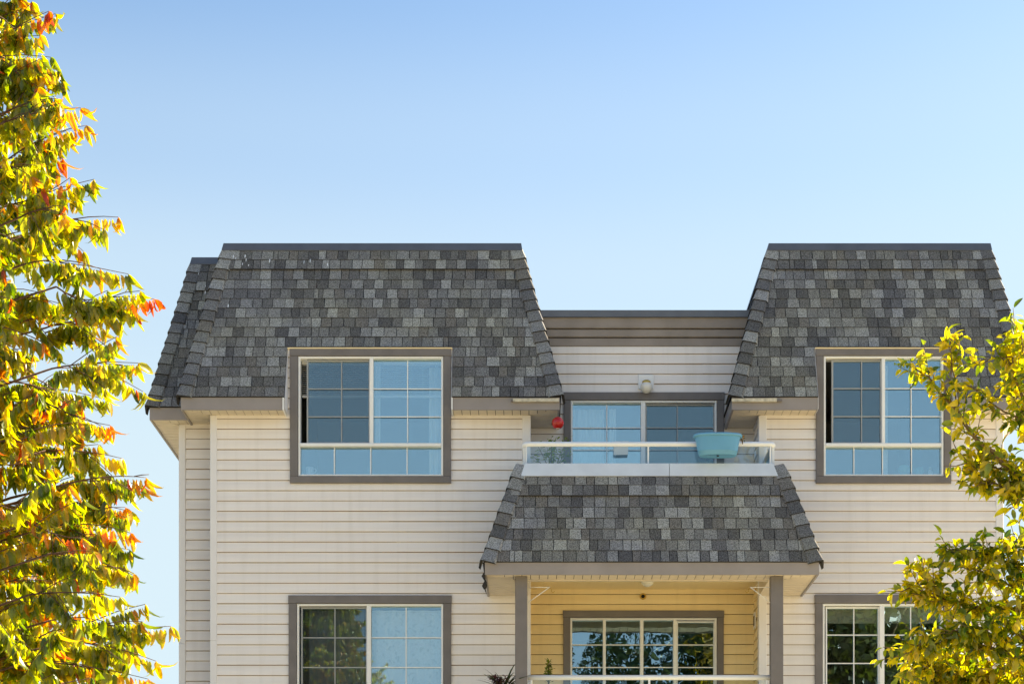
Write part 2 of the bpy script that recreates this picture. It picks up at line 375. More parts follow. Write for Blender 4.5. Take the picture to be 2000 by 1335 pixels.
# ---- rooms behind the windows
def room(x0, x1, z0, z1, Y, d=3.0, m=None):
    q = MB(); y0 = Y+.151; y1 = Y+d
    v = [(x0,y0,z0),(x1,y0,z0),(x1,y1,z0),(x0,y1,z0),(x0,y0,z1),(x1,y0,z1),(x1,y1,z1),(x0,y1,z1)]
    q.add(v, [(0,1,2,3),(4,7,6,5),(1,5,6,2),(2,6,7,3),(3,7,4,0)]); q.build('room', m or M['room'], B)
room(NL0+.01, NL1-.01, 4.4+EYE, ZN-.03, 0); room(NR0+.04, NR1-.04, 4.4+EYE, ZN-.03, 0)
room(XLi+.4, XRc0-.2, 1.75+EYE, 4.3+EYE, 0); room(XRc1+.2, XRo-.2, 1.75+EYE, 4.3+EYE, 0)
room(XRc0+.2, XRc1-.2, 1.75+EYE, 3.98+EYE, YR, 3); room(XRc0+.2, XRc1-.2, 4.42+EYE, ZPAR-.1, YR, 3)

# ---- windows
def bar(q, x0, x1, z0, z1, yf, yb, b=.004): q.bbox(x0, x1, yf, yb, z0, z1, b=b)
def window(T, fr, Y, label, split, transom, left, right, bottom, rows, glass, sash=None, screen=None, kind='window', lip=True, tw=None):
    """T trim rect (m), fr = frame rect px (l,r,t,b); split = px range of mullion; transom px range; left/right/bottom muntin xs; rows muntin ys"""
    fl, frr, ft, fb = X(fr[0], Y), X(fr[1], Y), Z(fr[2], Y), Z(fr[3], Y); w = .022
    q = MB(); yf, yb = Y-.03, Y+.12
    bar(q, fl, fl+w, fb, ft, yf, yb); bar(q, frr-w, frr, fb, ft, yf, yb)
    bar(q, fl+w+.0005, frr-w-.0005, ft-w, ft, yf+.001, yb); bar(q, fl+w+.0005, frr-w-.0005, fb, fb+w*.8, yf+.001, yb)
    zt0 = fb+w*.8
    if transom:
        z1, z0 = Z(transom[0], Y), Z(transom[1], Y); bar(q, fl+w+.0005, frr-w-.0005, z0, z1, yf-.006, yb-.002); zt0 = z1
    for s in split: bar(q, X(s[0], Y), X(s[1], Y), zt0+.0005, ft-w-.0005, yf+.002, yb-.003)
    # inner step of the frame
    W = q.build(kind, M['white'], B); tag(W, label)
    def mb(x0, x1, z0, z1, yy=.014): boxo('muntin', M['white'], W, x0, x1, Y+yy-.005, Y+yy+.001, z0, z1)
    mw = .0105
    xs = [fl+w]+[v for s in split for v in (X(s[0], Y), X(s[1], Y))]+[frr-w]
    gy = Y+.035
    # panes
    def pane(x0, x1, z0, z1, m=glass, y=gy): return link('pane', [(x0,y,z0),(x1,y,z0),(x1,y,z1),(x0,y,z1),(x0,y+.005,z0),(x1,y+.005,z0),(x1,y+.005,z1),(x0,y+.005,z1)], [(0,1,2,3),(7,6,5,4)], m, W)
    cells = [(xs[2*i], xs[2*i+1]) for i in range(len(xs)//2)]
    for i, (a, b) in enumerate(cells):
        if sash and i in sash:
            sx0 = X(sash[i], Y) if sash[i] else a; s = .015; q = MB(); z0, z1 = zt0+.004, ft-w-.008; y0 = Y+.006
            xr = b+.004
            bar(q, sx0, sx0+s, z0, z1, y0, y0+.035, .002); bar(q, xr-s, xr, z0, z1, y0, y0+.035, .002)
            bar(q, sx0+s, xr-s, z1-s, z1, y0+.001, y0+.035, .002); bar(q, sx0+s, xr-s, z0, z0+s, y0+.001, y0+.035, .002)
            q.build('sash', M['white'], W)
            pane(sx0+s, xr-s, z0+s, z1-s)
        else: pane(a, b, zt0, ft-w)
        ms = [left, right][i] if i < 2 and not isinstance(left, dict) else left.get(i, [])
        a2 = X(sash[i], Y)+.015 if sash and i in sash and sash[i] else a
        for mx in ms: mb(X(mx, Y)-mw/2, X(mx, Y)+mw/2, zt0+.015, ft-w-.01)
        for mr in rows: mb(a2, b, Z(mr, Y)-mw/2, Z(mr, Y)+mw/2, .0155)
    if transom:
        z0 = Z(transom[1], Y); pane(fl+w, frr-w, fb+w*.8, z0)
        for mx in bottom: mb(X(mx, Y)-mw/2, X(mx, Y)+mw/2, fb+w*.8, z0)
    if screen is not None:
        for i, x0 in screen.items():
            a, b = cells[i]; a = X(x0, Y) if x0 else a; y = Y+.003
            z0, z1 = zt0+.003, ft-w-.003
            link('insect_screen', [(a,y,z0),(b,y,z0),(b,y,z1),(a,y,z1)], [(0,1,2,3)], M['screen'], W)
    # trim boards
    t = tw or .082; y0, y1 = Y-.042, Y-.0005
    g = .003
    il, ir, it, ib = fl-g, frr+g, ft+g, fb-g
    boxo('trim_board', M['trim'], W, T[0], il, y0, y1, ib, it-.001, b=.004); boxo('trim_board', M['trim'], W, ir, T[1], y0, y1, ib, it-.001, b=.004)
    boxo('trim_board', M['trim'], W, T[0]-.004, T[1]+.004, y0-.004, y1, it, T[3], b=.004)
    boxo('trim_board', M['trim'], W, T[0], T[1], y0-.002, y1, T[2], ib-.001, b=.004)
    return W
window(WUL, (583, 866, 697, 930), 0, 'upper left window with a half drawn blind behind it', [(722, 729.5)], (866, 872.5), [667], [796], [653, 724, 795], [758.5, 813], M['glass'], {0: 599}, {0: 599})
window(WUR, (1608, 1842, 696.5, 930), 0, 'upper right window partly behind yellow leaves', [(1721.5, 1728)], (866, 872.5), [1683], [1780], [1668, 1724, 1780.5], [757.8, 812.5], M['glass'], {0: 1625}, {0: 1625})
window(WLL, (580.5, 866, 1179, 1415), 0, 'lower left window with white patterned curtain', [(716.5, 725)], (1349, 1355), [654], [793], [652, 723, 794], [1244, 1302], M['glasslow'], {0: 588}, {0: 588})
window(WLR, (1606, 1841, 1178.6, 1414), 0, 'lower right window with a short cream blind', [(1717, 1726.6)], (1348, 1354), [1668], [1779], [1667, 1723, 1779], [1238.7, 1294], M['glasslow'], {0: 1613}, None)
window(DUP, (1114.5, 1399.5, 783, 1085), YR, 'upper balcony sliding door behind the glass railing', [(1251.5, 1260.5)], None, [1185.3], [1323], [], [834.5, 877.5, 921, 964], M['glass'], {1: None}, {1: None}, kind='balcony_door')
window(WPO, (1113.6, 1399.5, 1206.5, 1510), YR, 'dark four pane porch door under the porch roof', [(1177.5, 1183), (1250, 1256.5), (1314.8, 1321.5)], None, {}, [], [], [1258, 1302, 1346], M['glasswavy'], {3: None}, None, kind='porch_door')

# ------------------------------------------------------------------ shingled roofs
def shingle_verts(taper, t, w=1.0):
    """unit shingle, x centred, u along the slope (0 = butt), n out of the slope"""
    L = EX+.018; hb = w/2; ht = w/2*taper
    loc = [(-hb*taper if taper < 1 else -hb, 0), (hb*taper if taper < 1 else hb, 0), (hb, L), (-hb, L)]
    if taper > 1: loc = [(-hb, 0), (hb, 0), (hb*(2-taper), L), (-hb*(2-taper), L)]
    v = []
    for x, u in loc: v.append((x, u, t if u == 0 else .003))
    for x, u in loc: v.append((x, u, 0.0 if u == 0 else -.001))
    out = []
    for x, u, nn in v:     # slope frame -> world: u up-slope = (0,cos64,sin64), n = (0,-sin64,cos64)
        out.append((x, u*COT*SN-nn*SN, u*SN+nn*COT*SN))
    return out, [(0,1,2,3), (4,5,1,0), (1,5,6,2), (3,7,4,0)[::-1][::-1]], [0, 1, 0, 0]
SHM = {}; TH = .0100
def shingle_me(t, v):
    if (t, v) not in SHM:
        vs, fs, mi = shingle_verts([.94, 1.0, 1.05][v], TH*(1+.2*(t in (3, 4))+.1*v))
        me = bpy.data.meshes.new('shingle'); me.from_pydata(vs, [], fs); me.materials.append(M['sh%d' % t]); me.materials.append(M['deck'])
        me.polygons.foreach_set('material_index', mi); SHM[(t, v)] = me
    return SHM[(t, v)]
SHINGLES = []   # (priority, roof object, x, Y, Z, w, tone, variant)
def rowfill(root, x0, x1, Y, Zb, prio, clip):
    x = x0; last = -1
    while x < x1-.003:
        wd = random.choice([.085, .1, .112, .122, .13, .14, .05 if rnd() < .3 else .118])*(.95+.1*rnd())
        if x1-(x+wd) < .05: wd = x1-x
        t = random.choices(range(6), [15, 22, 25, 18, 13, 7])[0]
        if t == last and rnd() < .6: t = random.randrange(6)
        last = t
        SHINGLES.append((prio, root, x+wd/2, Y, Zb, wd-.0045, t, random.randrange(3), clip))
        x += wd
class Roof:
    def __init__(s, Y0, Z0, H, xl0, xl1, xr0, xr1, back, notch=None, label=None, bulge=3, sheath_top=None, side_only=None):
        s.__dict__.update(Y0=Y0, Z0=Z0, H=H, xl0=xl0, xl1=xl1, xr0=xr0, xr1=xr1)
        q = MB(); XL = s.XL = lambda h: xl0+(xl1-xl0)*h/H; XR = s.XR = lambda h: xr0+(xr1-xr0)*h/H
        YF = s.YF = lambda h: Y0+COT*h
        yb = lambda h: back
        def solid(fa, fb, ha, hb):
            q.hexa([(fa(ha),YF(ha),Z0+ha),(fb(ha),YF(ha),Z0+ha),(fb(ha),yb(ha),Z0+ha),(fa(ha),yb(ha),Z0+ha),(fa(hb),YF(hb),Z0+hb),(fb(hb),YF(hb),Z0+hb),(fb(hb),yb(hb),Z0+hb),(fa(hb),yb(hb),Z0+hb)])
        if notch:
            hn = notch[2]; solid(XL, lambda h: notch[0], 0, hn); solid(lambda h: notch[1], XR, 0, hn); solid(XL, XR, hn, H)
        elif notch is None and side_only:
            ya, (sa, sb) = side_only; yb = lambda h: max(ya, YF(h)+.06); solid(XL, XR, 0, H); yb = lambda h: back; YF = lambda h: Y0+COT*h+.012
            solid(XL, lambda h: sa, .001, H-.001); solid(lambda h: sb, XR, .001, H-.001); YF = s.YF
        else: solid(XL, XR, 0, H)
        s.root = q.build('mansard_roof', M['deck'], B)
        if label: s.root['label'] = label
        TOP = s.H-(sheath_top or .012); nrow = int(TOP/SN/EX+.95)
        for r in range(nrow):
            h0 = r*EX*SN; h1 = min((r+1)*EX*SN, TOP)
            if h1-h0 < .02: continue
            yo = 0; out = .016 if r >= nrow-bulge else 0
            a, b = XL(h1)+.004, XR(h1)-.004
            spans = [(a, b)]
            if notch and (h0+h1)/2 < notch[2]: spans = [(a, notch[0]), (notch[1], b)]
            for p, q2 in spans:
                if q2 > p: rowfill(s.root, p, q2, YF(h0)-out*SN, Z0+h0+out*COT*SN+(rnd()-.5)*.002, abs(YF(h0)+D)+max(0, Z0-6)*2, min(1, (h1-h0)/SN/(EX+.018)) if h1 >= TOP-.001 else 1)
    def hip(s, side, n, hmax=None):
        H = hmax or s.H; X0, X1 = (s.xl0, s.xl1) if side == 'l' else (s.xr0, s.xr1)
        sg = 1 if side == 'l' else -1       # direction of front face from hip
        p0 = Vector((X0, s.Y0, s.Z0)); p1 = Vector((X1, s.Y0+COT*s.H, s.Z0+s.H)); p1 = p0+(p1-p0)*(H/s.H)
        d = (p1-p0).normalized(); fx = Vector((sg, 0, 0)); fr = (fx-d*fx.dot(d)).normalized()      # across, on the front face
        by = Vector((0, 1, 0)); sd = (by-d*by.dot(d)).normalized()                                # across, on the side face
        nf = Vector((0, -SN, COT*SN)); ns = sd.cross(d); ns = ns if ns.x*sg < 0 else -ns; ns.normalize()
        L = (p1-p0).length; step = L/n
        for t in range(6):
            pass
        cache = {}
        for i in range(n):
            t = random.choices(range(6), [14, 20, 22, 18, 10, 16])[0]
            if t not in cache:
                tb, tt, w = .044, .022, .118; LL = step+.03; v = []
                apex = (nf+ns).normalized()
                def ring(u, th, ww, skew=0):
                    c = d*u; return [c+fr*ww+nf*(th*.8)+d*skew, c+fr*.012+apex*(th+.004), c+sd*.012+apex*(th+.003), c+sd*ww+ns*(th*.8)]
                v += ring(0, tb, w); v += ring(LL, tt, w*.97)
                th0 = [x-(apex*.03) for x in v[:4]]; v += th0
                f = [(0,1,5,4), (1,2,6,5), (2,3,7,6), (0,8,9,1), (1,9,10,2), (2,10,11,3), (0,4,8), (3,11,7)]
                me = bpy.data.meshes.new('hip_shingle'); me.from_pydata([tuple(x) for x in v], [], f)
                me.materials.append(M['sh%d' % t]); me.materials.append(M['deck']); me.polygons.foreach_set('material_index', [0,0,0,1,1,1,0,0]); cache[t] = me
            o = inst('hip_shingle', cache[t], s.root, loc=p0+d*(step*i)+Vector(((rnd()-.5)*.006, 0, (rnd()-.5)*.006)))
            o.rotation_euler = ((rnd()-.5)*.01, (rnd()-.5)*.02, 0)
        return s
HT = 1.895
RL = Roof(-.29, ZE, HT, X(350, -.29), X(437, .634), .335, X(1017, .634), 9, (NL0, NL1, .6226), 'grey shingled roof over the upper left window')
RL.hip('l', 14); RL.hip('r', 14)
RR = Roof(-.29, ZE, HT, X(1427, -.29), X(1501, .634), X(2018, -.29), X(1933, .634), 9, (NR0, NR1, .6226), 'grey shingled roof over the upper right window')
RR.hip('l', 14); RR.hip('r', 14)
Y2 = .12; H2 = 1.874
R2 = Roof(Y2, ZE+.002, H2, X(289, Y2), X(375, Y2+COT*H2), X(289, Y2)+.95, X(375, Y2+COT*H2)+.75, 9, None, 'narrow shingled roof set back at the left end')
R2.hip('l', 14)
YP, ZPE, HP = -1.3, 4.015+EYE, 1.10
RP = Roof(YP, ZPE, HP, X(944, YP), X(1010, YP+COT*HP), X(1603, YP), X(1530, YP+COT*HP), -.004, None, 'shingled skirt roof of the porch below the balcony', bulge=2, sheath_top=.115, side_only=(-.9, (X(1006, -1.1)+.05, X(1530, -1.1)-.05)))
RP.hip('l', 8); RP.hip('r', 8)
SHINGLES.sort(key=lambda a: a[0])
# porch shingles (nearest) and the lowest courses above are single pieces, the rest joined per roof
rest = {}
for i, (pr, root, x, y, z, wd, t, v, cl) in enumerate([s for s in SHINGLES]):
    if i < 300: inst('shingle', shingle_me(t, v), root, loc=(x, y, z), scale=(wd, cl, cl))
    else:
        mb = rest.setdefault(root, MB()); vs, fs, mi = shingle_verts([.94, 1.0, 1.05][v], TH*(1+.2*(t in (3, 4))+.1*v), wd)
        k = len(mb.v); mb.v += [(x+a, y+b*cl, z+c*cl) for a, b, c in vs]; mb.f += [tuple(j+k for j in f) for f in fs]; mb.m += [t if m == 0 else 6 for m in mi]
for root, mb in rest.items():
    tag(mb.build('shingle_courses', [M['sh%d' % i] for i in range(6)]+[M['deck']], root), kind='stuff')
# pale bird droppings near the top of the left roofs
bd = MB()
for px, py, Rf in [(456,512,RL),(461,514,RL),(474,528,RL),(481,520,RL),(486,530,RL),(527,522,RL),(479,511,RL),(594,525,RL),(606,522,RL),(640,530,RL),(446,625,RL),(402,550,R2),(401,567,R2),(388,522,R2)]:
    h = (VY-py)/175-(Rf.Z0-EYE); y = Rf.YF(h); x = (px-VX)/sc(y); w_ = .004+.005*rnd(); L_ = .02+.04*rnd(); o_n = .032
    v = []
    for dx, u in ((-w_*.5, 0), (w_*.5, 0), (w_, L_*.6), (w_*.3, L_), (-w_*.6, L_*.8)): v.append((x+dx, y+u*COT*SN-o_n*SN, Rf.Z0+h+u*SN+o_n*COT*SN))
    bd.add(v, [(0,1,2,3,4)])
tag(bd.build('bird_droppings', M['white'], RL.root), kind='stuff')
# coping
def coping(Rf, top, out=.03, e=.012):
    h = Rf.H; y = Rf.YF(h); z = Rf.Z0+h; q = MB(); a, b = Rf.XL(h)-.018, Rf.XR(h)+.018
    q.hexa([(a,y-out-e,z-.012),(b,y-out-e,z-.012),(b,8.9,z-.012),(a,8.9,z-.012),(a+.018,y-out+.01,z+top),(b-.012,y-out+.01,z+top),(b-.012,8.9,z+top),(a+.018,8.9,z+top)])
    q.box(a+.006, b-.004, y-out-e+.002, y-out-e+.02, z-.02, z-.0125)
    q.build('coping', M['coping'], Rf.root)
coping(RL, .068); coping(RR, .068); coping(R2, .068)

# fascias and soffits
def fascia(x0, x1, y0, y1, zt, zb, lab=None):
    o = boxo('fascia', M['fascia'], B, x0, x1, y0, y1, zb, zt); 
    if lab: o['label'] = lab
def fasc_roof(Rf, xa, xb, yback, zb, left=True, right=True, front=((None, None),)):
    y = Rf.Y0; t = .022; zt = Rf.Z0-.001
    for a, b in front: fascia(a if a is not None else Rf.xl0+.015, b if b is not None else Rf.xr0-.015, y+.012, y+.012+t, zt, zb)
    if left: fascia(Rf.xl0+.015, Rf.xl0+.015+t, y+.0125+t, yback, zt, zb+.0005)
    if right: fascia(Rf.xr0-.015-t, Rf.xr0-.015, y+.0125+t, yback, zt, zb+.0005)
fasc_roof(RL, 0, 0, YR-.02, ZS-.012, False, True, ((RL.xl0+.015, NL0-.02), (NL1+.012, RL.xr0-.015)))
fascia(RL.xl0+.015, RL.xl0+.037, RL.Y0+.035, YL-.02, ZE-.001, ZS-.0115)
fasc_roof(RR, 0, 0, 9, ZS-.012, True, True, ((RR.xl0+.015, NR0-.004), (NR1+.004, RR.xr0-.015)))
fascia(R2.xl0+.015, RL.xl0+.014, Y2+.012, Y2+.034, ZE-.001, ZS-.012); fascia(R2.xl0+.015, R2.xl0+.037, Y2+.0345, 9, ZE-.001, ZS-.0115)
fasc_roof(RP, 0, 0, -.02, 3.889+EYE)
PW = .0905
def soffit(xl, xr, yf, yb, zs, wl=None, wr=None, ybl=None, ybr=None, top=.10):
    """front strips xl..xr running front to back; side returns out to wl / wr (house wall x) with mitres"""
    q = MB(); q.box(xl, xr, yf, yb, zs+.008, zs+top)
    root = q.build('soffit', M['deck'], B)
    def strip(pts):
        v = [(x, y, zs) for x, y in pts]+[(x, y, zs+.007) for x, y in pts]
        link('soffit_panel', v, [(3,2,1,0), (4,5,6,7), (0,1,5,4), (1,2,6,5), (2,3,7,6), (3,0,4,7)], M['soffit'], root)
    kl = (yb-yf)/(wl-xl) if wl is not None else 0; kr = (yb-yf)/(xr-wr) if wr is not None else 0
    x = xl; g = .006
    def back(x):
        y = yb
        if wl is not None and x < wl: y = min(y, yf+(x-xl)*kl)
        if wr is not None and x > wr: y = min(y, yf+(xr-x)*kr)
        return y
    while x < xr-.01:
        x2 = min(x+PW, xr); a, b = x+g/2, x2-g/2
        ya, yb2 = back(a)-.003, back(b)-.003
        if max(ya, yb2)-yf > .01: strip([(a, yf), (b, yf), (b, max(yb2, yf+.001)), (a, max(ya, yf+.001))])
        x = x2
    for wx, xe, k, yend in ((wl, xl, kl, ybl), (wr, xr, kr, ybr)):
        if wx is None: continue
        sg = 1 if wx > xe else -1; y = yf+.02
        if yend > yb:
            q = MB(); q.box(min(wx, xe), max(wx, xe), yb+.0005, yend, zs+.008, zs+top); q.build('soffit_backing', M['deck'], root)
        while y < yend-.01:
            y2 = min(y+PW*1.35, yend); a, b = y+.006, y2-.006
            xa = xe+sg*min((a-yf)/k, abs(wx-xe)); xb = xe+sg*min((b-yf)/k, abs(wx-xe))
            strip([(xe, a), (xa, a), (xb, b), (xe, b)] if sg > 0 else [(xa, a), (xe, a), (xe, b), (xb, b)]); y = y2
    return root
t_ = .035
soffit(RL.xl0+t_, NL0-.02, RL.Y0+t_, -.001, ZS, wl=XLi-.01, ybl=YL-.002)
soffit(NL1+.014, RL.xr0-t_, RL.Y0+t_, -.001, ZS, wr=XRc0+.02, ybr=YR-.018)
soffit(RR.xl0+t_, NR0-.004, RR.Y0+t_, -.001, ZS, wl=XRc1-.02, ybl=YR-.018)
soffit(NR1+.004, RR.xr0-t_, RR.Y0+t_, -.001, ZS, wr=XRo+.012, ybr=3)
soffit(R2.xl0+t_, RL.xl0+.014, Y2+t_, YL-.001, ZS, wl=XLo-.012, ybl=3)
# notch cheeks, head flashing
for x0, x1 in ((NL0-.019, NL0-.004), (NL1+.001, NL1+.011)):
    q = MB(); q.hexa([(x0,-.292,ZS-.016),(x1,-.292,ZS-.016),(x1,-.0005,ZS-.016),(x0,-.0005,ZS-.016),(x0,-.292,ZE-.004),(x1,-.292,ZE-.004),(x1,-.0005,ZE-.004),(x0,-.0005,ZE-.004)])
    q.build('eave_end_cap', M['white'], B)
for n0, n1 in ((NL0, NL1), (NR0, NR1)):
    boxo('head_flashing', M['siding_glow'], B, n0+.004, n1-.004, -.05, .0, ZN-.032, ZN-.02)  # golden bounce light from below is painted in by this vinyl colour
    for a, b in ((n0+.0005, n0+.006), (n1-.006, n1-.0005)):
        q = MB(); v = [(x, y, z) for x in (a, b) for y, z in ((-.27, ZS), (-.001, ZS), (-.001, ZN-.035), (-.27, ZE))]
        q.add(v, [(0,1,2,3), (7,6,5,4), (0,3,7,4), (3,2,6,7), (1,0,4,5)]); q.build('cheek', M['corner'], B)

# short weathered gutter strips at the inner eaves
for xa, xb, fl in ((X(1002, -.3), X(1092, -.3), 0), (X(1429, -.3), X(1517, -.3), 1)):
    q = MB(); z = Z(781, -.3); q.hexa([(xa,-.318,z-.018),(xb,-.318,z-.018),(xb,-.28,z-.018),(xa,-.28,z-.018),(xa,-.322,z+.012),(xb,-.322,z+.016),(xb,-.28,z+.016),(xa,-.28,z+.012)])
    e0, e1 = (xa-.02, xa) if not fl else (xb, xb+.055)
    q.box(e0, e1, -.314, -.282, z-.014, z+.006, 1)
    q.build('gutter_strip', [M['gutter'], M['trim']], B)
# flat roof and parapet over the recess
YQ = YR-.0
ZPT = Z(622, YR)
for i, (a, b, out) in enumerate(((622.5, 643.5, .06), (645, 659.5, .04), (661, 676.5, .022))):
    boxo('parapet_board', M['parapet'], B, X(1040, YR), X(1478, YR), YR-out, YR+.1, Z(b, YR), Z(a, YR), b=.006)
boxo('parapet_backing', M['dark'], B, X(1045, YR), X(1478, YR), YR-.005, YR+.14, ZPAR+.001, ZPT-.002)
q = MB(); q.box(X(1035, YR), X(1480, YR), YR-.085, YR+.3, ZPT, Z(610, YR)); q.box(X(1035, YR), X(1480, YR), YR-.088, YR-.078, ZPT-.008, ZPT-.0005); q.build('coping', M['coping'], B)
boxo('flat_roof', M['deck'], B, X(1035, YR)-.2, X(1480, YR)+.2, YR+.31, 9, ZPAR, ZPT-.05)

# ---- porch: beam, ceiling, posts, balcony slab
ZPS = 3.889+EYE
YB0 = -.94
PWs = PW; PW = .0895
soffit(RP.xl0+t_, RP.xr0-t_, YP+t_, YB0, ZPS+.012, wl=X(1006, -1.1), wr=X(1530, -1.1), ybl=-.018, ybr=-.018, top=.12)
XB0, XB1 = X(1006, -1.1), X(1530, -1.1)
q = MB(); q.box(XB0+.001, XB1-.001, YB0+.0005, YB0+.05, ZPS+.004, ZC+.05); q.build('beam', M['soffit'], B)
boxo('beam', M['soffit'], B, XB0, XB0+.13, YB0+.051, -.03, ZPS+.008, ZC+.05); boxo('beam', M['soffit'], B, XB1-.13, XB1, YB0+.051, -.03, ZPS+.008, ZC+.05)
boxo('ceiling', M['siding_glow'], B, XB0+.131, XB1-.131, YB0+.051, YR-.002, ZC, ZC+.05)
boxo('balcony_floor', M['soffit'], B, XB0+.05, XB1-.05, -.74, YR-.002, ZC+.06, ZFL)
for a, b in ((1006, 1030), (1505.5, 1530)):
    q = MB(); y0 = -1.16; q.bbox(X(a, y0), X(b, y0), y0, y0+.126, .0, ZPS+.011, b=.006); q.build('post', M['trim'], B)
boxo('porch_floor', M['soffit'], B, RP.xl0+.02, RP.xr0-.02, -1.19, -.03, 1.55+EYE, 1.71+EYE)
boxo('porch_floor', M['soffit'], B, XRc0+.03, XRc1-.03, -.029, YR-.03, 1.55+EYE, 1.71+EYE)
# pale flashing between shingles and railing
h0, h1 = .975, 1.118; o = .034
q = MB()
for xa0, xa1, xb0, xb1 in ((X(1017.5, RP.YF(h0)), X(1025, RP.YF(h1)), X(1306.6, RP.YF(h0)), X(1306.6, RP.YF(h1))), (X(1307.6, RP.YF(h0)), X(1307.6, RP.YF(h1)), X(1519, RP.YF(h0)), X(1509.5, RP.YF(h1)))):
    q = MB(); y0, y1 = RP.YF(h0)-o*SN, RP.YF(h1)-o*SN; z0, z1 = RP.Z0+h0+o*.4, RP.Z0+h1+o*.4
    q.hexa([(xa0,y0,z0-.004),(xb0,y0,z0-.004),(xb0,y0+.03,z0-.004),(xa0,y0+.03,z0-.004),(xa1,y1,z1),(xb1,y1,z1),(xb1,y1+.12,z1),(xa1,y1+.12,z1)])
    q.build('flashing', M['flash'], B)
# torn felt at the porch's left eave
q = MB(); xx = RP.xl0+.003
prof = [(0, .0), (.015, -.10), (-.01, -.14), (.02, -.19), (-.006, -.24), (.012, -.275)]
for i, (dx, dz) in enumerate(prof):
    q.v += [(xx+dx-.012, -1.288, ZPE+dz), (xx+dx+.014, -1.284, ZPE+dz-.01), (xx+dx+.012, -1.0, ZPE+dz)]
for i in range(len(prof)-1):
    k = i*3; q.f += [(k, k+1, k+4, k+3), (k+1, k+2, k+5, k+4)]; q.m += [0, 0]
q.build('torn_felt', M['deck'], B)

# ---- railings
def railing(x0, x1, y, zt, zb, posts, ret, r=.0265):
    q = MB(); pts = []
    if ret is not None: pts = [(x0, ret, zt), (x0, y+.05, zt), (x0+.012, y+.012, zt), (x0+.05, y, zt), (x1-.05, y, zt), (x1-.012, y+.012, zt), (x1, y+.05, zt), (x1, ret, zt)]
    else: pts = [(x0, y, zt), (x1, y, zt)]
    q.tube(pts, r, 14); root = q.build('railing', M['rail'], B, smooth=True)
    for a, b in posts: boxo('baluster', M['rail'], root, a, b, y-.012, y+.018, zb, zt-r+.004, b=.003)
    edges = [a for p in posts for a in p]; edges = edges[1:-1]
    for i in range(0, len(edges), 2):
        a, b = edges[i]+.003, edges[i+1]-.003
        link('glass_panel', [(a,y,zb),(b,y,zb),(b,y,zt-r),(a,y,zt-r)], [(0,1,2,3)], M['railglass'], root)
    if ret is not None:
        for x in (x0, x1):
            link('glass_panel', [(x,y+.04,zb-.3),(x,ret,zb-.3),(x,ret,zt-r),(x,y+.04,zt-r)], [(0,1,2,3)], M['railglass'], root)
            boxo('baluster', M['rail'], root, x-.012, x+.012, y+.03, y+.055, zb-.3, zt-r+.004)
            boxo('baluster', M['rail'], root, x-.02, x+.02, ret-.02, ret-.002, ZFL, zt-r+.004)
    return root
yr = -.725; fx = lambda p: X(p, yr)
railing(fx(1024), fx(1511), yr, Z(867, yr), Z(909.5, yr), [(fx(1026.5), fx(1029)), (fx(1264.5), fx(1267.5)), (fx(1503), fx(1506.5))], -.035)
yp = -1.06; fp = lambda p: X(p, yp)
railing(fp(1030.5), fp(1505), yp, Z(1322, yp), 1.8+EYE, [(fp(1036), fp(1040)), (fp(1266), fp(1270)), (fp(1496), fp(1500))], None, .0265)

# ------------------------------------------------------------------ small things on the building
def sphere(q, c, r, n=24, rings=14, cut=(-1, 1), m=0):
    a0, a1 = math.asin(cut[0]), math.asin(cut[1])
    q.lathe([(max(.0005, r*math.cos(a0+(a1-a0)*i/rings)), r*math.sin(a0+(a1-a0)*i/rings)) for i in range(rings+1)], c, n, m)
# wall lamp
c = P(1261, 752, YR); yl = YR-.02
t = empty('wall_lamp', (X(1262, YR), YR, Z(748, YR)), 'white globe wall lamp with brass collar above the balcony door', 'wall lamp'); o0 = t.location
def rel(q, root, name, m, smooth=True):
    q.v = [tuple(Vector(v)-root.location) for v in q.v]; return q.build(name, m, root, smooth)
q = MB(); q.bbox(X(1246.5, YR), X(1276.5, YR), YR-.035, YR-.004, Z(761, YR), Z(733, YR), b=.004); rel(q, t, 'mounting_plate', M['white'], False)
q = MB(); sphere(q, P(1262.5, 756, YR-.11), .066, 28, 16, (-1, .8)); rel(q, t, 'globe', M['globe'])
q = MB(); g0 = P(1262.5, 756, YR-.11); q.lathe([(.001, .078), (.03, .077), (.046, .066), (.05, .046), (.046, .04)], g0, 24); q.tube([g0+Vector((0, .02, .062)), g0+Vector((0, .1, .05))], .014, 10); rel(q, t, 'collar', M['brass'])
# porch ceiling lamp
pc = Vector((X(1264, .1), .05, ZC))
t = empty('ceiling_lamp', pc, 'opal dome lamp on the porch ceiling', 'ceiling lamp')
q = MB(); q.lathe([(.001, -.062), (.03, -.058), (.055, -.042), (.068, -.02), (.07, -.008)], (0, 0, 0), 28); q.build('lamp_shade', M['globe'], t, True)
q = MB(); q.lathe([(.066, -.0075), (.074, -.006), (.074, 0), (.001, 0)], (0, 0, 0), 28); q.build('base', M['white'], t, True)
# small round brass fitting on the porch wall
pc = P(1255.5, 1164.5, YR)
t = empty('wall_fitting', pc+Vector((0, -.018, 0)), 'small round brass fitting with dark centre on the porch wall', 'fitting')
q = MB(); q.lathe([(.034, 0), (.036, -.012), (.03, -.022), (.022, -.02), (.02, -.008)], (0, 0, 0), 22, axis='y'); q.build('ring', M['brass'], t, True)
q = MB(); q.lathe([(.021, -.009), (.0005, -.007)], (0, 0, 0), 20, axis='y'); q.build('socket', M['dark'], t, True)
# vent on the porch side wall
q = MB(); xv = XRc1-.018; q.box(xv-.012, xv, .28, .42, Z(1227, .35), Z(1196, .35)); q.box(xv-.014, xv-.0125, .305, .395, Z(1221, .35), Z(1202, .35), 1)
q.build('wall_vent', [M['corner'], M['dark']], B)
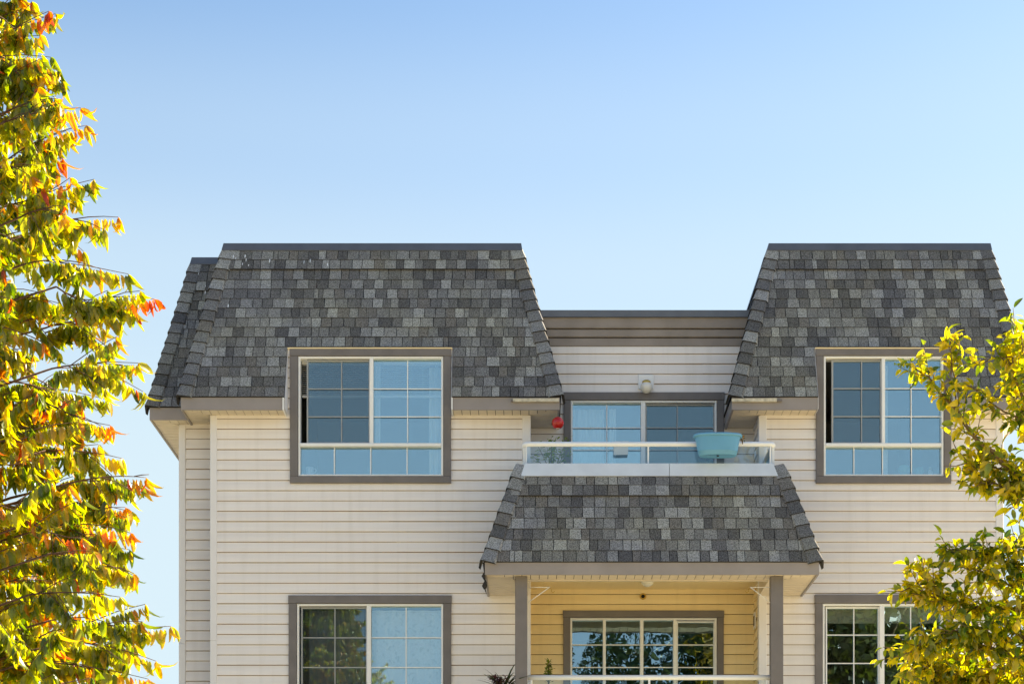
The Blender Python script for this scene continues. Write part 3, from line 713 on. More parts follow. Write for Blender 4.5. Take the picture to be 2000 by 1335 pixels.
# plant hangers on the posts
for sx, px0, px1, lab in ((1, 1031, 1073, 'white plant hanger bracket on the left porch post'), (-1, 1504.5, 1466, 'white plant hanger bracket on the right porch post')):
    y = -1.09; a = P(px0, 1176, y); b = P(px1, 1146, y); c = P(px0, 1146, y)
    t = empty('plant_hanger', c, lab, 'plant hanger', 'plant hanger brackets on the porch posts')
    q = MB(); q.tube([a, b], .0042, 6); rel(q, t, 'brace', M['white'])
    q = MB(); q.tube([c, b+Vector((sx*.01, 0, .0))], .0032, 6); rel(q, t, 'arm', M['white'])
    q = MB(); k = b; q.tube([k+Vector((sx*.01, 0, 0)), k+Vector((sx*.02, 0, -.02)), k+Vector((sx*.022, 0, -.045)), k+Vector((sx*.04, 0, -.055)), k+Vector((sx*.056, 0, -.04))], .0032, 6); rel(q, t, 'hook', M['brass'])
# red globe ornament hanging at the eave
RED = mat('red lacquer', (.55, .018, .015), .16, .25, 9, spec=.6)
g0 = P(1089.5, 825.5, -.28)
t = empty('hanging_ornament', g0, 'glossy red globe ornament hanging under the left roof corner', 'ornament')
q = MB(); sphere(q, (0, 0, 0), .0655, 32, 20, (-.93, .97)); q.build('globe', RED, t, True)
q = MB(); q.lathe([(.024, -.0595), (.025, -.064), (.014, -.067), (.0005, -.067)], (0, 0, 0), 20); q.build('base', M['globe'], t, True)
q = MB(); q.lathe([(.009, -.0672), (.0095, -.0672), (.008, -.069), (.0005, -.069)], (0, 0, 0), 16); q.build('plug', RED, t, True)
q = MB(); q.lathe([(.0005, -.004), (.018, -.003), (.02, .002)], (0, 0, 0), 16)
o = q.build('feeding_hole', M['dark'], t, True); o.rotation_euler = (0, R(-84), R(12)); o.location = (-.063, -.012, -.004)
q = MB(); q.tube([(0, 0, .062), (0, 0, ZS-.01-g0.z)], .002, 6); q.lathe([(.012, .06), (.012, .068), (.004, .072)], (0, 0, 0), 12); q.build('hanging_wire', M['trim'], t)
# planter hung over the railing
TEAL = mat('light teal plastic', (.13, .36, .58), .42, .05, 6, spec=.4)
yc = -.86; zt, zb = Z(851.5, yc), Z(891, yc); xc = X(1401.5, yc)
t = empty('planter', (xc, yc, zb), 'light teal oval plastic planter hung over the upper balcony rail', 'planter')
H = zt-zb
def oval(n=48, a=.25, b=.1, p=2.6):
    out = []
    for j in range(n):
        th = 2*math.pi*j/n; c_, s_ = math.cos(th), math.sin(th); out.append((a*abs(c_)**(2/p)*(1 if c_ >= 0 else -1), b*abs(s_)**(2/p)*(1 if s_ >= 0 else -1)))
    return out
def ovals(q, rings, n=48):
    k = len(q.v)
    for a, b, h in rings:
        for x, y in oval(n, a, b): q.v.append((x, y, h))
    for i in range(len(rings)-1):
        for j in range(n): q.f.append((k+i*n+j, k+i*n+(j+1) % n, k+(i+1)*n+(j+1) % n, k+(i+1)*n+j)); q.m.append(0)
q = MB(); ovals(q, [(.001, .001, .006), (.17, .07, .006), (.183, .082, 0), (.197, .09, .008), (.205, .096, .045), (.2085, .0985, .047), (.2085, .0985, .053), (.2075, .098, .055), (.2115, .1, .068), (.236, .112, H-.015), (.236, .112, H-.014)]); q.build('tub', TEAL, t, True)
q = MB(); ovals(q, [(.236, .112, H-.018), (.254, .126, H-.016), (.256, .128, H+.004), (.25, .123, H+.012), (.238, .112, H+.012), (.232, .106, H), (.2, .09, .05)]); q.build('rim', TEAL, t, True)
q = MB(); q.lathe([(.012, .002), (.012, -.006), (.0005, -.006)], (0, -.03, 0), 12); q.build('drain_plug', M['dark'], t)
SOIL = mat('soil', (.04, .028, .018), .95, .3, 40)
q = MB(); ovals(q, [(.001, .001, H-.02), (.228, .103, H-.02)]); q.f = [f[::-1] for f in q.f]; q.build('soil', SOIL, t)

# ---- leaves machinery
LG = {}
def LM(key, *a, **k): LG[key] = leaf_mat(key, *a, **k); return LG[key]
def leafshape(w=.17, fold=.25, droop=.35, curl=0.0):
    """unit leaf along +x, width along y, normal z"""
    st = [(0, .0), (.16, .62), (.42, 1.0), (.7, .78), (.88, .38), (1.0, 0)]; v = []; f = []
    def bend(x): return -droop*x*x
    v.append((0, 0, 0))
    for x, ww in st[1:-1]:
        h = w*ww
        v += [(x, -h, bend(x)+fold*h), (x, 0, bend(x)), (x, h, bend(x)+fold*h+curl*h)]
    v.append((1.0-.12*droop, 0, bend(1.0)*1.08)); n = len(st)-2; e = len(v)-1
    f += [(0, 1, 2), (0, 2, 3)]
    for i in range(n-1):
        a = 1+3*i; f += [(a, a+3, a+4, a+1), (a+1, a+4, a+5, a+2)]
    a = 1+3*(n-1); f += [(a, e, a+1), (a+1, e, a+2)]
    return np.array(v), f
class Leaves:
    def __init__(s, shapes, mats): s.shapes = shapes; s.mats = mats; s.L = []
    def add(s, p, d, n, size, m):
        d = Vector(d).normalized(); n = Vector(n); n = (n-d*n.dot(d))
        if n.length < 1e-3: n = d.orthogonal()
        n.normalize(); s.L.append((Vector(p), d, n, size, m, random.randrange(len(s.shapes))))
    def build(s, root, name='leaf', stuff='foliage', keep=300, vis=None):
        base = root.location.copy()
        if keep:
            cand = [(Vector(l[0]-Vector((0, -D, EYE))).length/l[3], i) for i, l in enumerate(s.L) if vis is None or vis(l[0])]
            cand.sort(); ks = {i for _, i in cand[:keep]}
        else: ks = set()
        mc = {}; vs = []; fs = []; ms = []; k = 0
        for i, (p, d, n, size, m, shp) in enumerate(s.L):
            y = n.cross(d)
            if i in ks:
                if (m, shp) not in mc:
                    v, f = s.shapes[shp]; me = bpy.data.meshes.new(name); me.from_pydata(v.tolist(), [], f); me.materials.append(s.mats[m]); me.polygons.foreach_set('use_smooth', [True]*len(f)); mc[(m, shp)] = me
                q = p-base; mt = Matrix(((d.x*size, y.x*size, n.x*size, q.x), (d.y*size, y.y*size, n.y*size, q.y), (d.z*size, y.z*size, n.z*size, q.z), (0, 0, 0, 1)))
                inst(name, mc[(m, shp)], root, mtx=mt)
            else:
                v, f = s.shapes[shp]; Rm = np.array([[d.x, d.y, d.z], [y.x, y.y, y.z], [n.x, n.y, n.z]])*size
                vs.append(v@Rm+np.array(p-base)); fs += [tuple(j+k for j in g) for g in f]; ms += [m]*len(f); k += len(v)
        if vs:
            o = link(stuff, np.concatenate(vs).tolist(), fs, s.mats, root, ms, True); tag(o, kind='stuff')
rv = lambda: Vector((random.gauss(0, 1), random.gauss(0, 1), random.gauss(0, 1)))

# left: cherry with drooping leaves; right: pear
g_dark = LM('dark green leaf', (0.049, 0.091, 0.007), .4, (0.116, 0.181, 0.013))
g_mid = LM('green leaf', (0.124, 0.181, 0.008), .5, (0.231, 0.281, 0.013))
g_yel = LM('yellow green leaf', (0.281, 0.297, 0.010), .55, (0.429, 0.396, 0.013))
g_gold = LM('golden leaf', (0.462, 0.305, 0.010), .55, (0.594, 0.412, 0.017))
g_or = LM('orange leaf', (0.528, 0.173, 0.010), .55, (0.627, 0.281, 0.013))
g_red = LM('red leaf', (0.462, 0.058, 0.013), .5, (0.561, 0.116, 0.017))
YT = -12.0
LT = empty('cherry_tree', (-3.55, YT, 0), 'tall tree at the left edge with drooping green, gold and orange leaves', 'tree')
shapesL = [leafshape(.19, .4, .45), leafshape(.17, .6, .75), leafshape(.2, .3, .3, .5), leafshape(.16, .9, .9), leafshape(.12, 1.2, .5)]
lv = Leaves(shapesL, [g_dark, g_mid, g_yel, g_gold, g_or, g_red])
wood = MB()
TR = Vector((-3.55, YT, 0))
tp = [(0, 0, 0), (.04, .02, 1.2), (-.03, .05, 2.8), (.05, 0, 4.4), (0, -.04, 6.0), (.03, 0, 7.4), (0, 0, 8.5)]
mbt = MB(); mbt.tube(tp, [.16, .13, .115, .09, .065, .035, .01], 12); mbt.build('trunk', M['bark'], LT, True)
def trunk_at(z):
    for a, b in zip(tp, tp[1:]):
        if a[2] <= z <= b[2]: f = (z-a[2])/(b[2]-a[2]); return Vector(a).lerp(Vector(b), f)
    return Vector(tp[-1])
def bez(p0, p1, sag, n=6):
    out = []
    for i in range(n+1):
        t = i/n; out.append(p0.lerp(p1, t)+Vector((0, 0, sag*4*t*(1-t))))
    return out
def pick(z, tip, tone):
    r = rnd()+tone
    if tip and r > .72: return random.choices([3, 4, 5, 2], [5, 2.6, .5, 3])[0]
    if r < .1: return 0
    if r < .42: return 1
    if r < .93: return 2
    if r < 1.2: return 3
    return 4
def hangleaves(pts, tone, dens=.030, bare=0.0, size=.1, tipc=None):
    """alternating drooping leaves along a twig"""
    L = sum((b-a).length for a, b in zip(pts, pts[1:])); n = max(3, int(L/dens)); 
    for i in range(n):
        t = (i+.5)/n
        if t < bare: continue
        f = t*(len(pts)-1); k = min(int(f), len(pts)-2); p = pts[k].lerp(pts[k+1], f-k); d = (pts[k+1]-pts[k]).normalized()
        sd = d.cross(Vector((0, 0, 1))); sd = sd.normalized() if sd.length > .01 else Vector((1, 0, 0)); sd *= (1 if i % 2 else -1)
        dr = Vector((0, 0, -1))*(1.0+.5*rnd())+sd*(.35*rnd()+.1)+d*(.1+.35*rnd())+rv()*.1
        nn = (sd*(.5+rnd())+rv()*.5+Vector((0, -.3, .2)))
        m = pick(p.z, t > .75, tone) if tipc is None else random.choices(tipc[0] if t > .7 else tipc[1], k=1)[0]
        lv.add(p+dr.normalized()*.012, dr, nn, size*(.72+.5*rnd())*(1-.18*t), m)
    # cluster at the tip
    for j in range(3):
        d = (pts[-1]-pts[-2]).normalized(); dr = Vector((0, 0, -1))+d*.7*rnd()+rv()*.3
        m = pick(0, True, tone+.1) if tipc is None else random.choice(tipc[0])
        lv.add(pts[-1], dr, rv(), size*(.8+.3*rnd()), m)
def env(z):   # crown radius by world height, from the photo's outline
    zr = z-EYE; pts = [(-1, 1.2), (.6, 1.62), (1.5, 1.65), (2.4, 1.38), (3.0, 1.30), (3.5, 1.18), (4.0, 1.1), (4.7, .98), (5.6, .7), (6.9, .1)]
    for a, b in zip(pts, pts[1:]):
        if a[0] <= zr <= b[0]: return a[1]+(b[1]-a[1])*(zr-a[0])/(b[0]-a[0])
    return .1
nprim = 235
for i in range(nprim):
    z0 = .9+EYE-1.2+(i+.5)/nprim*7.0; az = i*2.39996+rnd()*.3; zt_ = z0+.25+.35*rnd()
    rr = env(zt_)*(.62+.31*rnd()); dirv = Vector((math.cos(az), math.sin(az), 0))
    p0 = trunk_at(z0)+TR; p1 = Vector((TR.x, TR.y, zt_))+dirv*rr
    pts = bez(p0, p1, .10+.08*rnd(), 6); wood.tube(pts, [.022, .018, .014, .011, .008, .005, .003], 5)
    tone = .26*math.sin(z0*2.3+az)+.06*math.sin(7*z0)+.03
    ns = int(12+rr*6)
    for j in range(ns):
        t = .22+.78*(j+.5)/ns; f = t*6; k = min(int(f), 5); b = pts[k].lerp(pts[k+1], f-k)
        sd = dirv.cross(Vector((0, 0, 1)))*(1 if j % 2 else -1)
        dd = (dirv*(.5+.3*rnd())+sd*(.5+.6*rnd())+Vector((0, 0, -.6+1.3*rnd()))).normalized(); L = .16+.26*rnd()
        e = b+dd*L
        if Vector((e.x-TR.x, e.y-TR.y)).length > env(e.z)+.06: e = b+dd*.06
        tw = bez(b, e, .02*rnd(), 3); wood.tube(tw, [.004, .003, .0024, .0016], 4, cap=False)
        hangleaves(tw, tone+.15*random.gauss(0, 1), .0115, 0, .086)
    hangleaves(pts[3:], tone, .018, .1, .088)
for i in range(520):     # leafy inner spurs along the outer trunk side limbs
    z0 = 1.6+rnd()*6.2; az = -2.2+rnd()*3.4; rr = env(z0)*(.3+.62*rnd()); c0 = TR+Vector((math.cos(az)*rr, math.sin(az)*rr, z0))
    c1 = c0+Vector((math.cos(az)*.2, math.sin(az)*.2, .1*random.gauss(0, 1))); tw = bez(c0, c1, .02, 3); wood.tube(tw, [.004, .003, .002, .0015], 4, cap=False)
    hangleaves(tw, .1*random.gauss(0, 1)-.05, .0068, 0, .088)
# long shoots that make the outline (ends measured in the photograph)
OR = ([4, 4, 5, 3], [1, 2, 3, 4]); GO = ([3, 4, 3], [1, 2, 2, 3]); RD = ([5, 5, 4], [2, 3, 4, 4]); YG = ([2, 3], [1, 2, 2])
shoots = [((-40,60),(37,-5),GO,0),((-20,90),(96,22),OR,0),((-10,106),(55,112),OR,0),((0,160),(87,144),GO,0),((20,215),(113,193),GO,.1),((10,238),(158,211),GO,.2),
 ((10,315),(169,245),GO,.15),((10,345),(122,308),RD,.1),((20,400),(137,347),GO,.15),((40,424),(128,420),GO,0),((60,455),(231,424),GO,.25),((50,515),(196,525),GO,.2),
 ((110,560),(210,600),YG,0),((150,600),(302,584),RD,.25),((90,640),(200,640),YG,0),((100,720),(240,712),YG,.1),((20,745),(160,800),OR,.1),((80,780),(215,830),OR,.1),
 ((90,880),(240,895),YG,0),((150,940),(285,932),OR,.15),((90,965),(245,990),OR,.1),((90,1030),(255,1040),OR,.1),((100,1080),(230,1110),YG,0),((60,1160),(235,1165),YG,0),
 ((120,1205),(333,1222),YG,.1),((140,1250),(305,1290),YG,0),((60,1290),(290,1325),GO,0),((-20,1180),(90,1190),OR,0),((-20,1240),(110,1260),OR,0), ((-20,1270),(70,1290),OR,0), ((0,1140),(80,1150),GO,0), ((-10,780),(90,800),OR,0), ((-10,815),(110,835),GO,0), ((60,1020),(160,1050),OR,0), ((-20,330),(60,345),GO,0), ((-20,130),(50,145),OR,0), ((0,560),(90,590),GO,0), ((0,900),(90,915),GO,0), ((60,1080),(170,1110),GO,0)]
for i, (a, b, tc, bare) in enumerate(shoots):
    ya = YT+(rnd()-.5)*.5-.15; yb_ = ya+(rnd()-.5)*.4
    p0 = P(a[0], a[1], ya); p1 = P(b[0], b[1], yb_)
    pts = bez(p0, p1, random.choice([-.02, .015, .03]), 6)
    wood.tube(bez(trunk_at(max(.5, p0.z-.5))+TR, p0, .06, 4), [.018, .014, .01, .007, .005], 5); wood.tube(pts, [.0045, .004, .0036, .003, .0026, .002, .0015], 5)
    hangleaves(pts, .1, .02, bare, .095, tc)
    for j in range(5):      # leafy side twigs on the inner half
        t = rnd()*.5; f = t*6; k = int(f); q0 = pts[k].lerp(pts[k+1], f-k); e = q0+((p1-p0).normalized()*.12+rv()*.07+Vector((0, 0, -.03)))*(1+.4*rnd())
        tw = bez(q0, e, .01, 2); wood.tube(tw, [.0028, .0022, .0015], 4, cap=False); hangleaves(tw, 0, .0115, 0, .086)
for a, b in (((225,712),(262,713)), ((196,1124),(244,1126)), ((262,930),(291,926))):
    wood.tube([P(*a, YT-.2), P((a[0]+b[0])/2, b[1]+1, YT-.2), P(*b, YT-.2)], [.003, .0025, .0015], 4)
wood.v = [tuple(Vector(v)-TR) for v in wood.v]; wood.build('branches', M['bark'], LT, True)
lv.build(LT, vis=lambda p: -4 < (VX+F*p.x/(D+p.y)) < 360 and 0 < VY-F*(p.z-EYE)/(D+p.y) < 1335 and p.y < YT+.2)

# right tree
YQ_ = -12.2
q_dark = LM('deep green pear leaf', (0.041, 0.083, 0.007), .35, (0.091, 0.157, 0.010))
q_mid = LM('green pear leaf', (0.116, 0.173, 0.008), .5, (0.231, 0.272, 0.012))
q_yel = LM('lit yellow green pear leaf', (0.330, 0.314, 0.010), .6, (0.495, 0.429, 0.013))
q_gold = LM('yellow pear leaf', (0.528, 0.412, 0.010), .6, (0.660, 0.511, 0.017))
RT = empty('pear_tree', (3.75, YQ_+.3, 0), 'tree at the right edge with yellow green leaves in front of the right windows', 'tree')
shapesR = [leafshape(.23, .45, .35), leafshape(.25, .3, .6), leafshape(.21, .8, .2), leafshape(.24, .2, .15, .4)]
rl = Leaves(shapesR, [q_dark, q_mid, q_yel, q_gold]); wd = MB(); TR2 = Vector((3.75, YQ_+.3, 0))
mbt = MB(); tp2 = [(0,0,0),(-.03,.02,1.2),(.02,0,2.6),(-.02,.03,4.0),(0,0,5.2),(.03,0,5.9)]; mbt.tube(tp2, [.13,.1,.085,.06,.03,.008], 12); mbt.build('trunk', M['bark2'], RT, True)
def rleaves(pts, tone, dens=.013, size=.058):
    L = sum((b-a).length for a, b in zip(pts, pts[1:])); n = max(3, int(L/dens))
    for i in range(n):
        t = (i+.5)/n; f = t*(len(pts)-1); k = min(int(f), len(pts)-2); p = pts[k].lerp(pts[k+1], f-k); d = (pts[k+1]-pts[k]).normalized()
        sd = (rv()-d*rv().dot(d)).normalized()
        dr = (d*.5+sd*.9+Vector((0, 0, -.35))+rv()*.15)
        m = random.choices([0, 1, 2, 3], [max(.1, .7-tone*1.2), 1.4, 1.4+tone, max(.1, .35+tone)])[0]
        rl.add(p+dr.normalized()*.008, dr, Vector((0, 0, 1))+rv()*.6, size*(.6+.65*rnd()), m)
y0_hi = lambda z: z > 3.6+EYE-1.2
def limb(pp, r0, tone, dens=.05, tl=.14, y0=YQ_, leafy=0.0, sp=.5):
    pts = [P(p[0], p[1], y0+(p[2] if len(p) > 2 else 0)) for p in pp]; fine = []
    for a, b in zip(pts, pts[1:]):
        for i in range(3): fine.append(a.lerp(b, i/3)+rv()*.004)
    fine.append(pts[-1]); n = len(fine)
    wd.tube(fine, [r0*(1-.85*i/(n-1)) for i in range(n)], 6)
    for i in range(1, n):
        seg = (fine[i]-fine[i-1]).length; m = max(1, int((1.05 if y0_hi(fine[i].z) else 2.3)*seg/dens+rnd()))
        d = (fine[i]-fine[i-1]).normalized()
        for j in range(m):
            if i/n < leafy: continue
            b = fine[i-1].lerp(fine[i], rnd()); dd = (d*(.5+.4*rnd())+rv()*sp+Vector((0, -.1, .12))).normalized(); L = tl*(.5+.9*rnd())
            tw = [b, b+dd*L*.5+Vector((0, 0, -.004)), b+dd*L+Vector((0, 0, .01))]
            wd.tube(tw, [.0032, .0024, .0014], 4, cap=False); rleaves(tw, tone+.2*random.gauss(0, 1))
    rleaves(fine[n//2:], tone+.2, .016)
def conn(px, py, y, r=.03):
    e = P(px, py, y); wd.tube(bez(Vector((TR2.x, TR2.y, max(.8, e.z-.55))), e, .05, 5), [r*1.4, r*1.3, r*1.2, r*1.1, r*1.05, r], 7)
conn(2030, 975, YQ_, .014); limb([(2030,975),(1985,925),(1915,865,-.05),(1870,805,-.1),(1838,765,-.1),(1812,735,-.1),(1790,722,-.1)], .014, .5, .04, .12)
limb([(1868,800,-.1),(1866,745,-.1),(1858,695,-.1),(1845,660,-.1)], .005, .8, .05, .06)
limb([(1860,730,-.1),(1870,690,-.1),(1878,655,-.1)], .003, .8, .09, .04)
conn(2040, 900, YQ_+.1, .012); limb([(2040,900),(2010,820),(1985,740),(1975,690),(1988,655)], .012, .3, .038, .13)
limb([(2020,840,.1),(1975,810),(1940,790),(1915,760)], .007, .25, .04, .12)
limb([(2040,930,.15),(2005,860,.15),(1985,790,.15),(1960,740,.15)], .008, .2, .038, .12)
limb([(2035,800,-.1),(2010,730,-.1),(1998,680,-.1),(2004,650,-.1)], .006, .4, .038, .1)
limb([(2020,760,.1),(1985,720),(1955,700),(1925,700)], .006, .35, .04, .1)
limb([(1985,925,0),(1930,905,.05),(1890,905),(1868,880)], .006, .5, .05, .1)
limb([(2035,985,.1),(1975,960,.05),(1930,940),(1895,932)], .008, .35, .035, .11)
limb([(2040,1000,.1),(2000,975,.05),(1965,965)], .006, .3, .06, .08)
conn(2040, 1125, YQ_-.1, .012); limb([(2040,1125),(1985,1105),(1935,1085),(1885,1072),(1842,1078)], .009, -.15, .035, .09)
limb([(2040,1080),(1990,1065),(1950,1070),(1930,1095)], .006, .1, .05, .1)
conn(2040, 1215, YQ_, .014); limb([(2040,1215),(1980,1190),(1920,1188),(1868,1180),(1822,1160),(1778,1146)], .012, .75, .027, .13)
limb([(1850,1175,0),(1815,1140),(1795,1110)], .004, .9, .04, .08)
limb([(2040,1180),(1985,1150),(1940,1125),(1900,1110)], .008, .6, .04, .12)
conn(2040, 1300, YQ_-.15, .014); limb([(2040,1300),(1980,1275,-.1),(1920,1262,-.1),(1866,1240,-.1),(1810,1252,-.1),(1785,1268,-.1)], .011, .3, .03, .13)
limb([(2040,1262,-.2),(1985,1235,-.2),(1930,1222,-.2),(1880,1230,-.2)], .008, -.2, .03, .12)
conn(2040, 1380, YQ_-.1, .014); limb([(2040,1380),(1980,1350),(1920,1330),(1855,1310),(1810,1300)], .011, .55, .024, .14)
limb([(2040,1340,.2),(1960,1310,.2),(1900,1300,.2),(1840,1280,.2),(1800,1290,.2)], .009, .8, .028, .14)
limb([(2040,1430),(1960,1390),(1890,1370),(1820,1345)], .011, .6, .024, .15)
# rest of the crown beyond the frame
for i in range(26):
    z0 = 2.0+i*.11; az = i*2.39996; rr = (1.25-.13*max(0, z0-3.2)**1.3)*(.75+.3*rnd()); dv = Vector((math.cos(az), math.sin(az), 0))
    if dv.x < -.35 and z0 > 2.4: rr *= .45
    p0 = TR2+Vector((0, 0, z0)); p1 = p0+dv*rr+Vector((0, 0, .4)); pts = bez(p0, p1, .06, 5); wd.tube(pts, [.02, .016, .012, .008, .005, .003], 5)
    for j in range(int(8+rr*10)):
        f = (.3+.7*rnd())*5; k = min(int(f), 4); b = pts[k].lerp(pts[k+1], f-k); e = b+(dv*.5+rv()*.6).normalized()*(.1+.18*rnd()); tw = [b, (b+e)/2, e]
        wd.tube(tw, [.003, .002, .001], 4, cap=False); rleaves(tw, .3+.3*random.gauss(0, 1), .024, .07)
wd.v = [tuple(Vector(v)-TR2) for v in wd.v]; wd.build('branches', M['bark2'], RT, True)
rl.build(RT, vis=lambda p: 1700 < (VX+F*p.x/(D+p.y)) < 2004 and 0 < VY-F*(p.z-EYE)/(D+p.y) < 1335)

# ---- small plants
def plant(name, loc, label, cat, stems, leafm, hgt, spread, nleaf, size, w=.2, pot=None, up=.3, woodm='bark2', droop=.3):
    t = empty(name, loc, label, cat); q = MB(); Lz = Leaves([leafshape(w, .4, droop), leafshape(w*.9, .2, droop*.6)], leafm)
    for i in range(stems):
        az = i*2.4+rnd(); e = Vector((math.cos(az)*spread*rnd(), math.sin(az)*spread*rnd()*.7, hgt*(.55+.45*rnd()))); pts = bez(Vector((0, 0, 0)), e, .02, 5); q.tube(pts, [.005, .0045, .004, .003, .002, .001], 5)
        for j in range(nleaf):
            f = (.25+.75*rnd())*5; k = min(int(f), 4); p = pts[k].lerp(pts[k+1], f-k); dd = rv(); dd.z = dd.z*.5+up
            Lz.add(p+t.location+dd.normalized()*.02, dd, Vector((0, 0, 1))+rv()*.5, size*(.6+.6*rnd()), random.randrange(len(leafm)))
    q.build('stem', M[woodm], t, True); Lz.build(t, keep=0)
    if pot: mb_ = MB(); r, h = pot[:2]; mb_.lathe([(.001, -h), (r*.75, -h), (r, -.02), (r*1.08, -.02), (r*1.08, 0), (r*.95, 0), (r*.93, -.03), (.001, -.03)], (0, 0, 0), 24); mb_.build('pot', pot[2], t, True)
    return t
TERRA = mat('terracotta', (.42, .16, .08), .8, .15, 15)
plant('potted_shrub', P(1078, 930, -.3), 'airy green shrub behind the balcony glass at the left', 'plant', 13, [g_mid, q_mid], .42, .28, 20, .045, pot=(.13, .25, TERRA))
plant('potted_conifer', (X(1071, -.55), -.55, Z(1345, -.55)), 'small upright green shrub behind the porch rail', 'plant', 9, [g_dark, g_mid], .32, .035, 36, .03, pot=(.09, .16, TERRA), up=.9)
plant('seedling', (xc+.16, yc, zt-.03), 'small bronze leaved seedling in the teal planter', 'plant', 5, [q_mid, g_or], .045, .14, 7, .022)
plant('seedling', (xc+.262, yc+.02, zt-.075), 'green and bronze sprig trailing over the right end of the teal planter', 'plant', 4, [g_dark, g_or], .09, .06, 7, .026)
PUR = LM('dark purple strap leaf', (.045, .012, .018), .2, (.07, .02, .03))
BLK = LM('dark green strap leaf', (.02, .035, .015), .2, (.04, .06, .02))
t = empty('spiky_plant', P(985, 1350, -1.0), 'dark spiky strap leaved plant left of the porch post', 'plant')
Lz = Leaves([leafshape(.035, .4, .3), leafshape(.03, .3, .6)], [BLK, PUR])
for i in range(34):
    az = i*2.4; Lz.add(t.location, Vector((math.cos(az), math.sin(az)*.8, .7+1.6*rnd())), Vector((0, 0, 1))+rv()*.2, .2+.17*rnd(), 0)
Lz.build(t, keep=0, stuff='strap_leaves')
mb_ = MB(); mb_.lathe([(.001, -.6), (.11, -.6), (.14, -.02), (.15, 0), (.13, 0), (.12, -.04), (.001, -.04)], (0, 0, 0), 24); mb_.build('pot', TERRA, t, True)
t = plant('purple_foliage', P(972, 1340, -1.12), 'low dark purple foliage plant at the bottom edge left of the porch post', 'plant', 8, [PUR], .1, .14, 14, .05, pot=(.1, .2, TERRA))

# ---- things behind the glass
def curtain(x0, x1, z0, z1, y, label, folds=9, amp=.018, m=None):
    n = int(folds*8); v = []; f = []
    for i in range(n+1):
        t = i/n; x = x0+(x1-x0)*t; dy = amp*math.sin(2*math.pi*folds*t)+.4*amp*math.sin(17*t+1)
        v += [(x, y+dy, z0), (x+.004*math.sin(9*t), y+dy*.7, z1)]
    f = [(2*i, 2*i+2, 2*i+3, 2*i+1) for i in range(n)]
    o = link('curtain', v, f, m or M['curtain'], None, smooth=True); return tag(o, label, 'curtain')
PAT = mat('patterned voile', (.84, .88, .9), .9, nscale=26, col2=(.66, .73, .77), detail=6)
r_ = PAT.node_tree.nodes['Color Ramp'].color_ramp; r_.elements[0].position = .56; r_.elements[1].position = .62
curtain(X(712), X(868), Z(1425), Z(1186), .17, 'white patterned curtain behind the right half of the lower left window', 5, .02, PAT)
curtain(X(600), X(708), Z(1425), Z(1186), .19, 'white curtain behind the screened half of the lower left window', 5, .02, mat('shade grey voile', (.42, .47, .5), .9, .06, 12))  # white cloth coloured grey for the dimness behind the screen
curtain(X(836), X(866), Z(928), Z(706), .22, 'narrow white curtain at the right side of the upper left window', 3, .012)
curtain(X(731), X(741), Z(864), Z(706), .14, 'thin white curtain edge beside the mullion of the upper left window', 1, .006)
curtain(X(1120, YR), X(1181, YR), Z(1080, YR), Z(790, YR), YR+.2, 'pale curtain drawn across the left of the balcony door', 5, .014)
curtain(X(1191, YR), X(1204, YR), Z(1080, YR), Z(790, YR), YR+.17, 'narrow pale curtain strip near the middle of the balcony door', 2, .01)
curtain(X(1729), X(1738), Z(930), Z(706), .14, 'thin white curtain edge beside the mullion of the upper right window', 1, .006)
def blind(x0, x1, z0, z1, y, label, n):
    q = MB(); st = (z1-z0)/n
    for i in range(n):
        z = z0+st*(i+.5); q.hexa([(x0,y-.012,z-.006),(x1,y-.012,z-.006),(x1,y+.012,z+.004),(x0,y+.012,z+.004),(x0,y-.012,z-.0045),(x1,y-.012,z-.0045),(x1,y+.012,z+.0055),(x0,y+.012,z+.0055)])
    q.box(x0, x1, y-.012, y+.012, z0-.03, z0-.006); q.box(x0, x1, y-.02, y+.02, z1, z1+.035)
    for x in (x0+.2, (x0+x1)/2, x1-.2): q.box(x-.001, x+.001, y-.0145, y-.0135, z0-.02, z1)
    return tag(q.build('window_blind', M['blind']), label, 'blind')
blind(X(588), X(861), Z(765), Z(706), .12, 'white slatted blind pulled halfway up in the upper left window', 15)
q = MB(); q.box(X(1611), X(1838), .12, .126, Z(1211), Z(1181)); q.box(X(1611), X(1838), .115, .13, Z(1213), Z(1211)-.0005)
tag(q.build('window_blind', M['creamblind']), 'short cream roller blind at the head of the lower right window', 'blind')
# blind cord
q = MB(); q.tube([P(851, 706, .1), P(851, 823, .1)], .003, 5); tag(q.build('blind_cord', M['white']), 'thin white pull cord of the blind in the upper left window', 'cord')
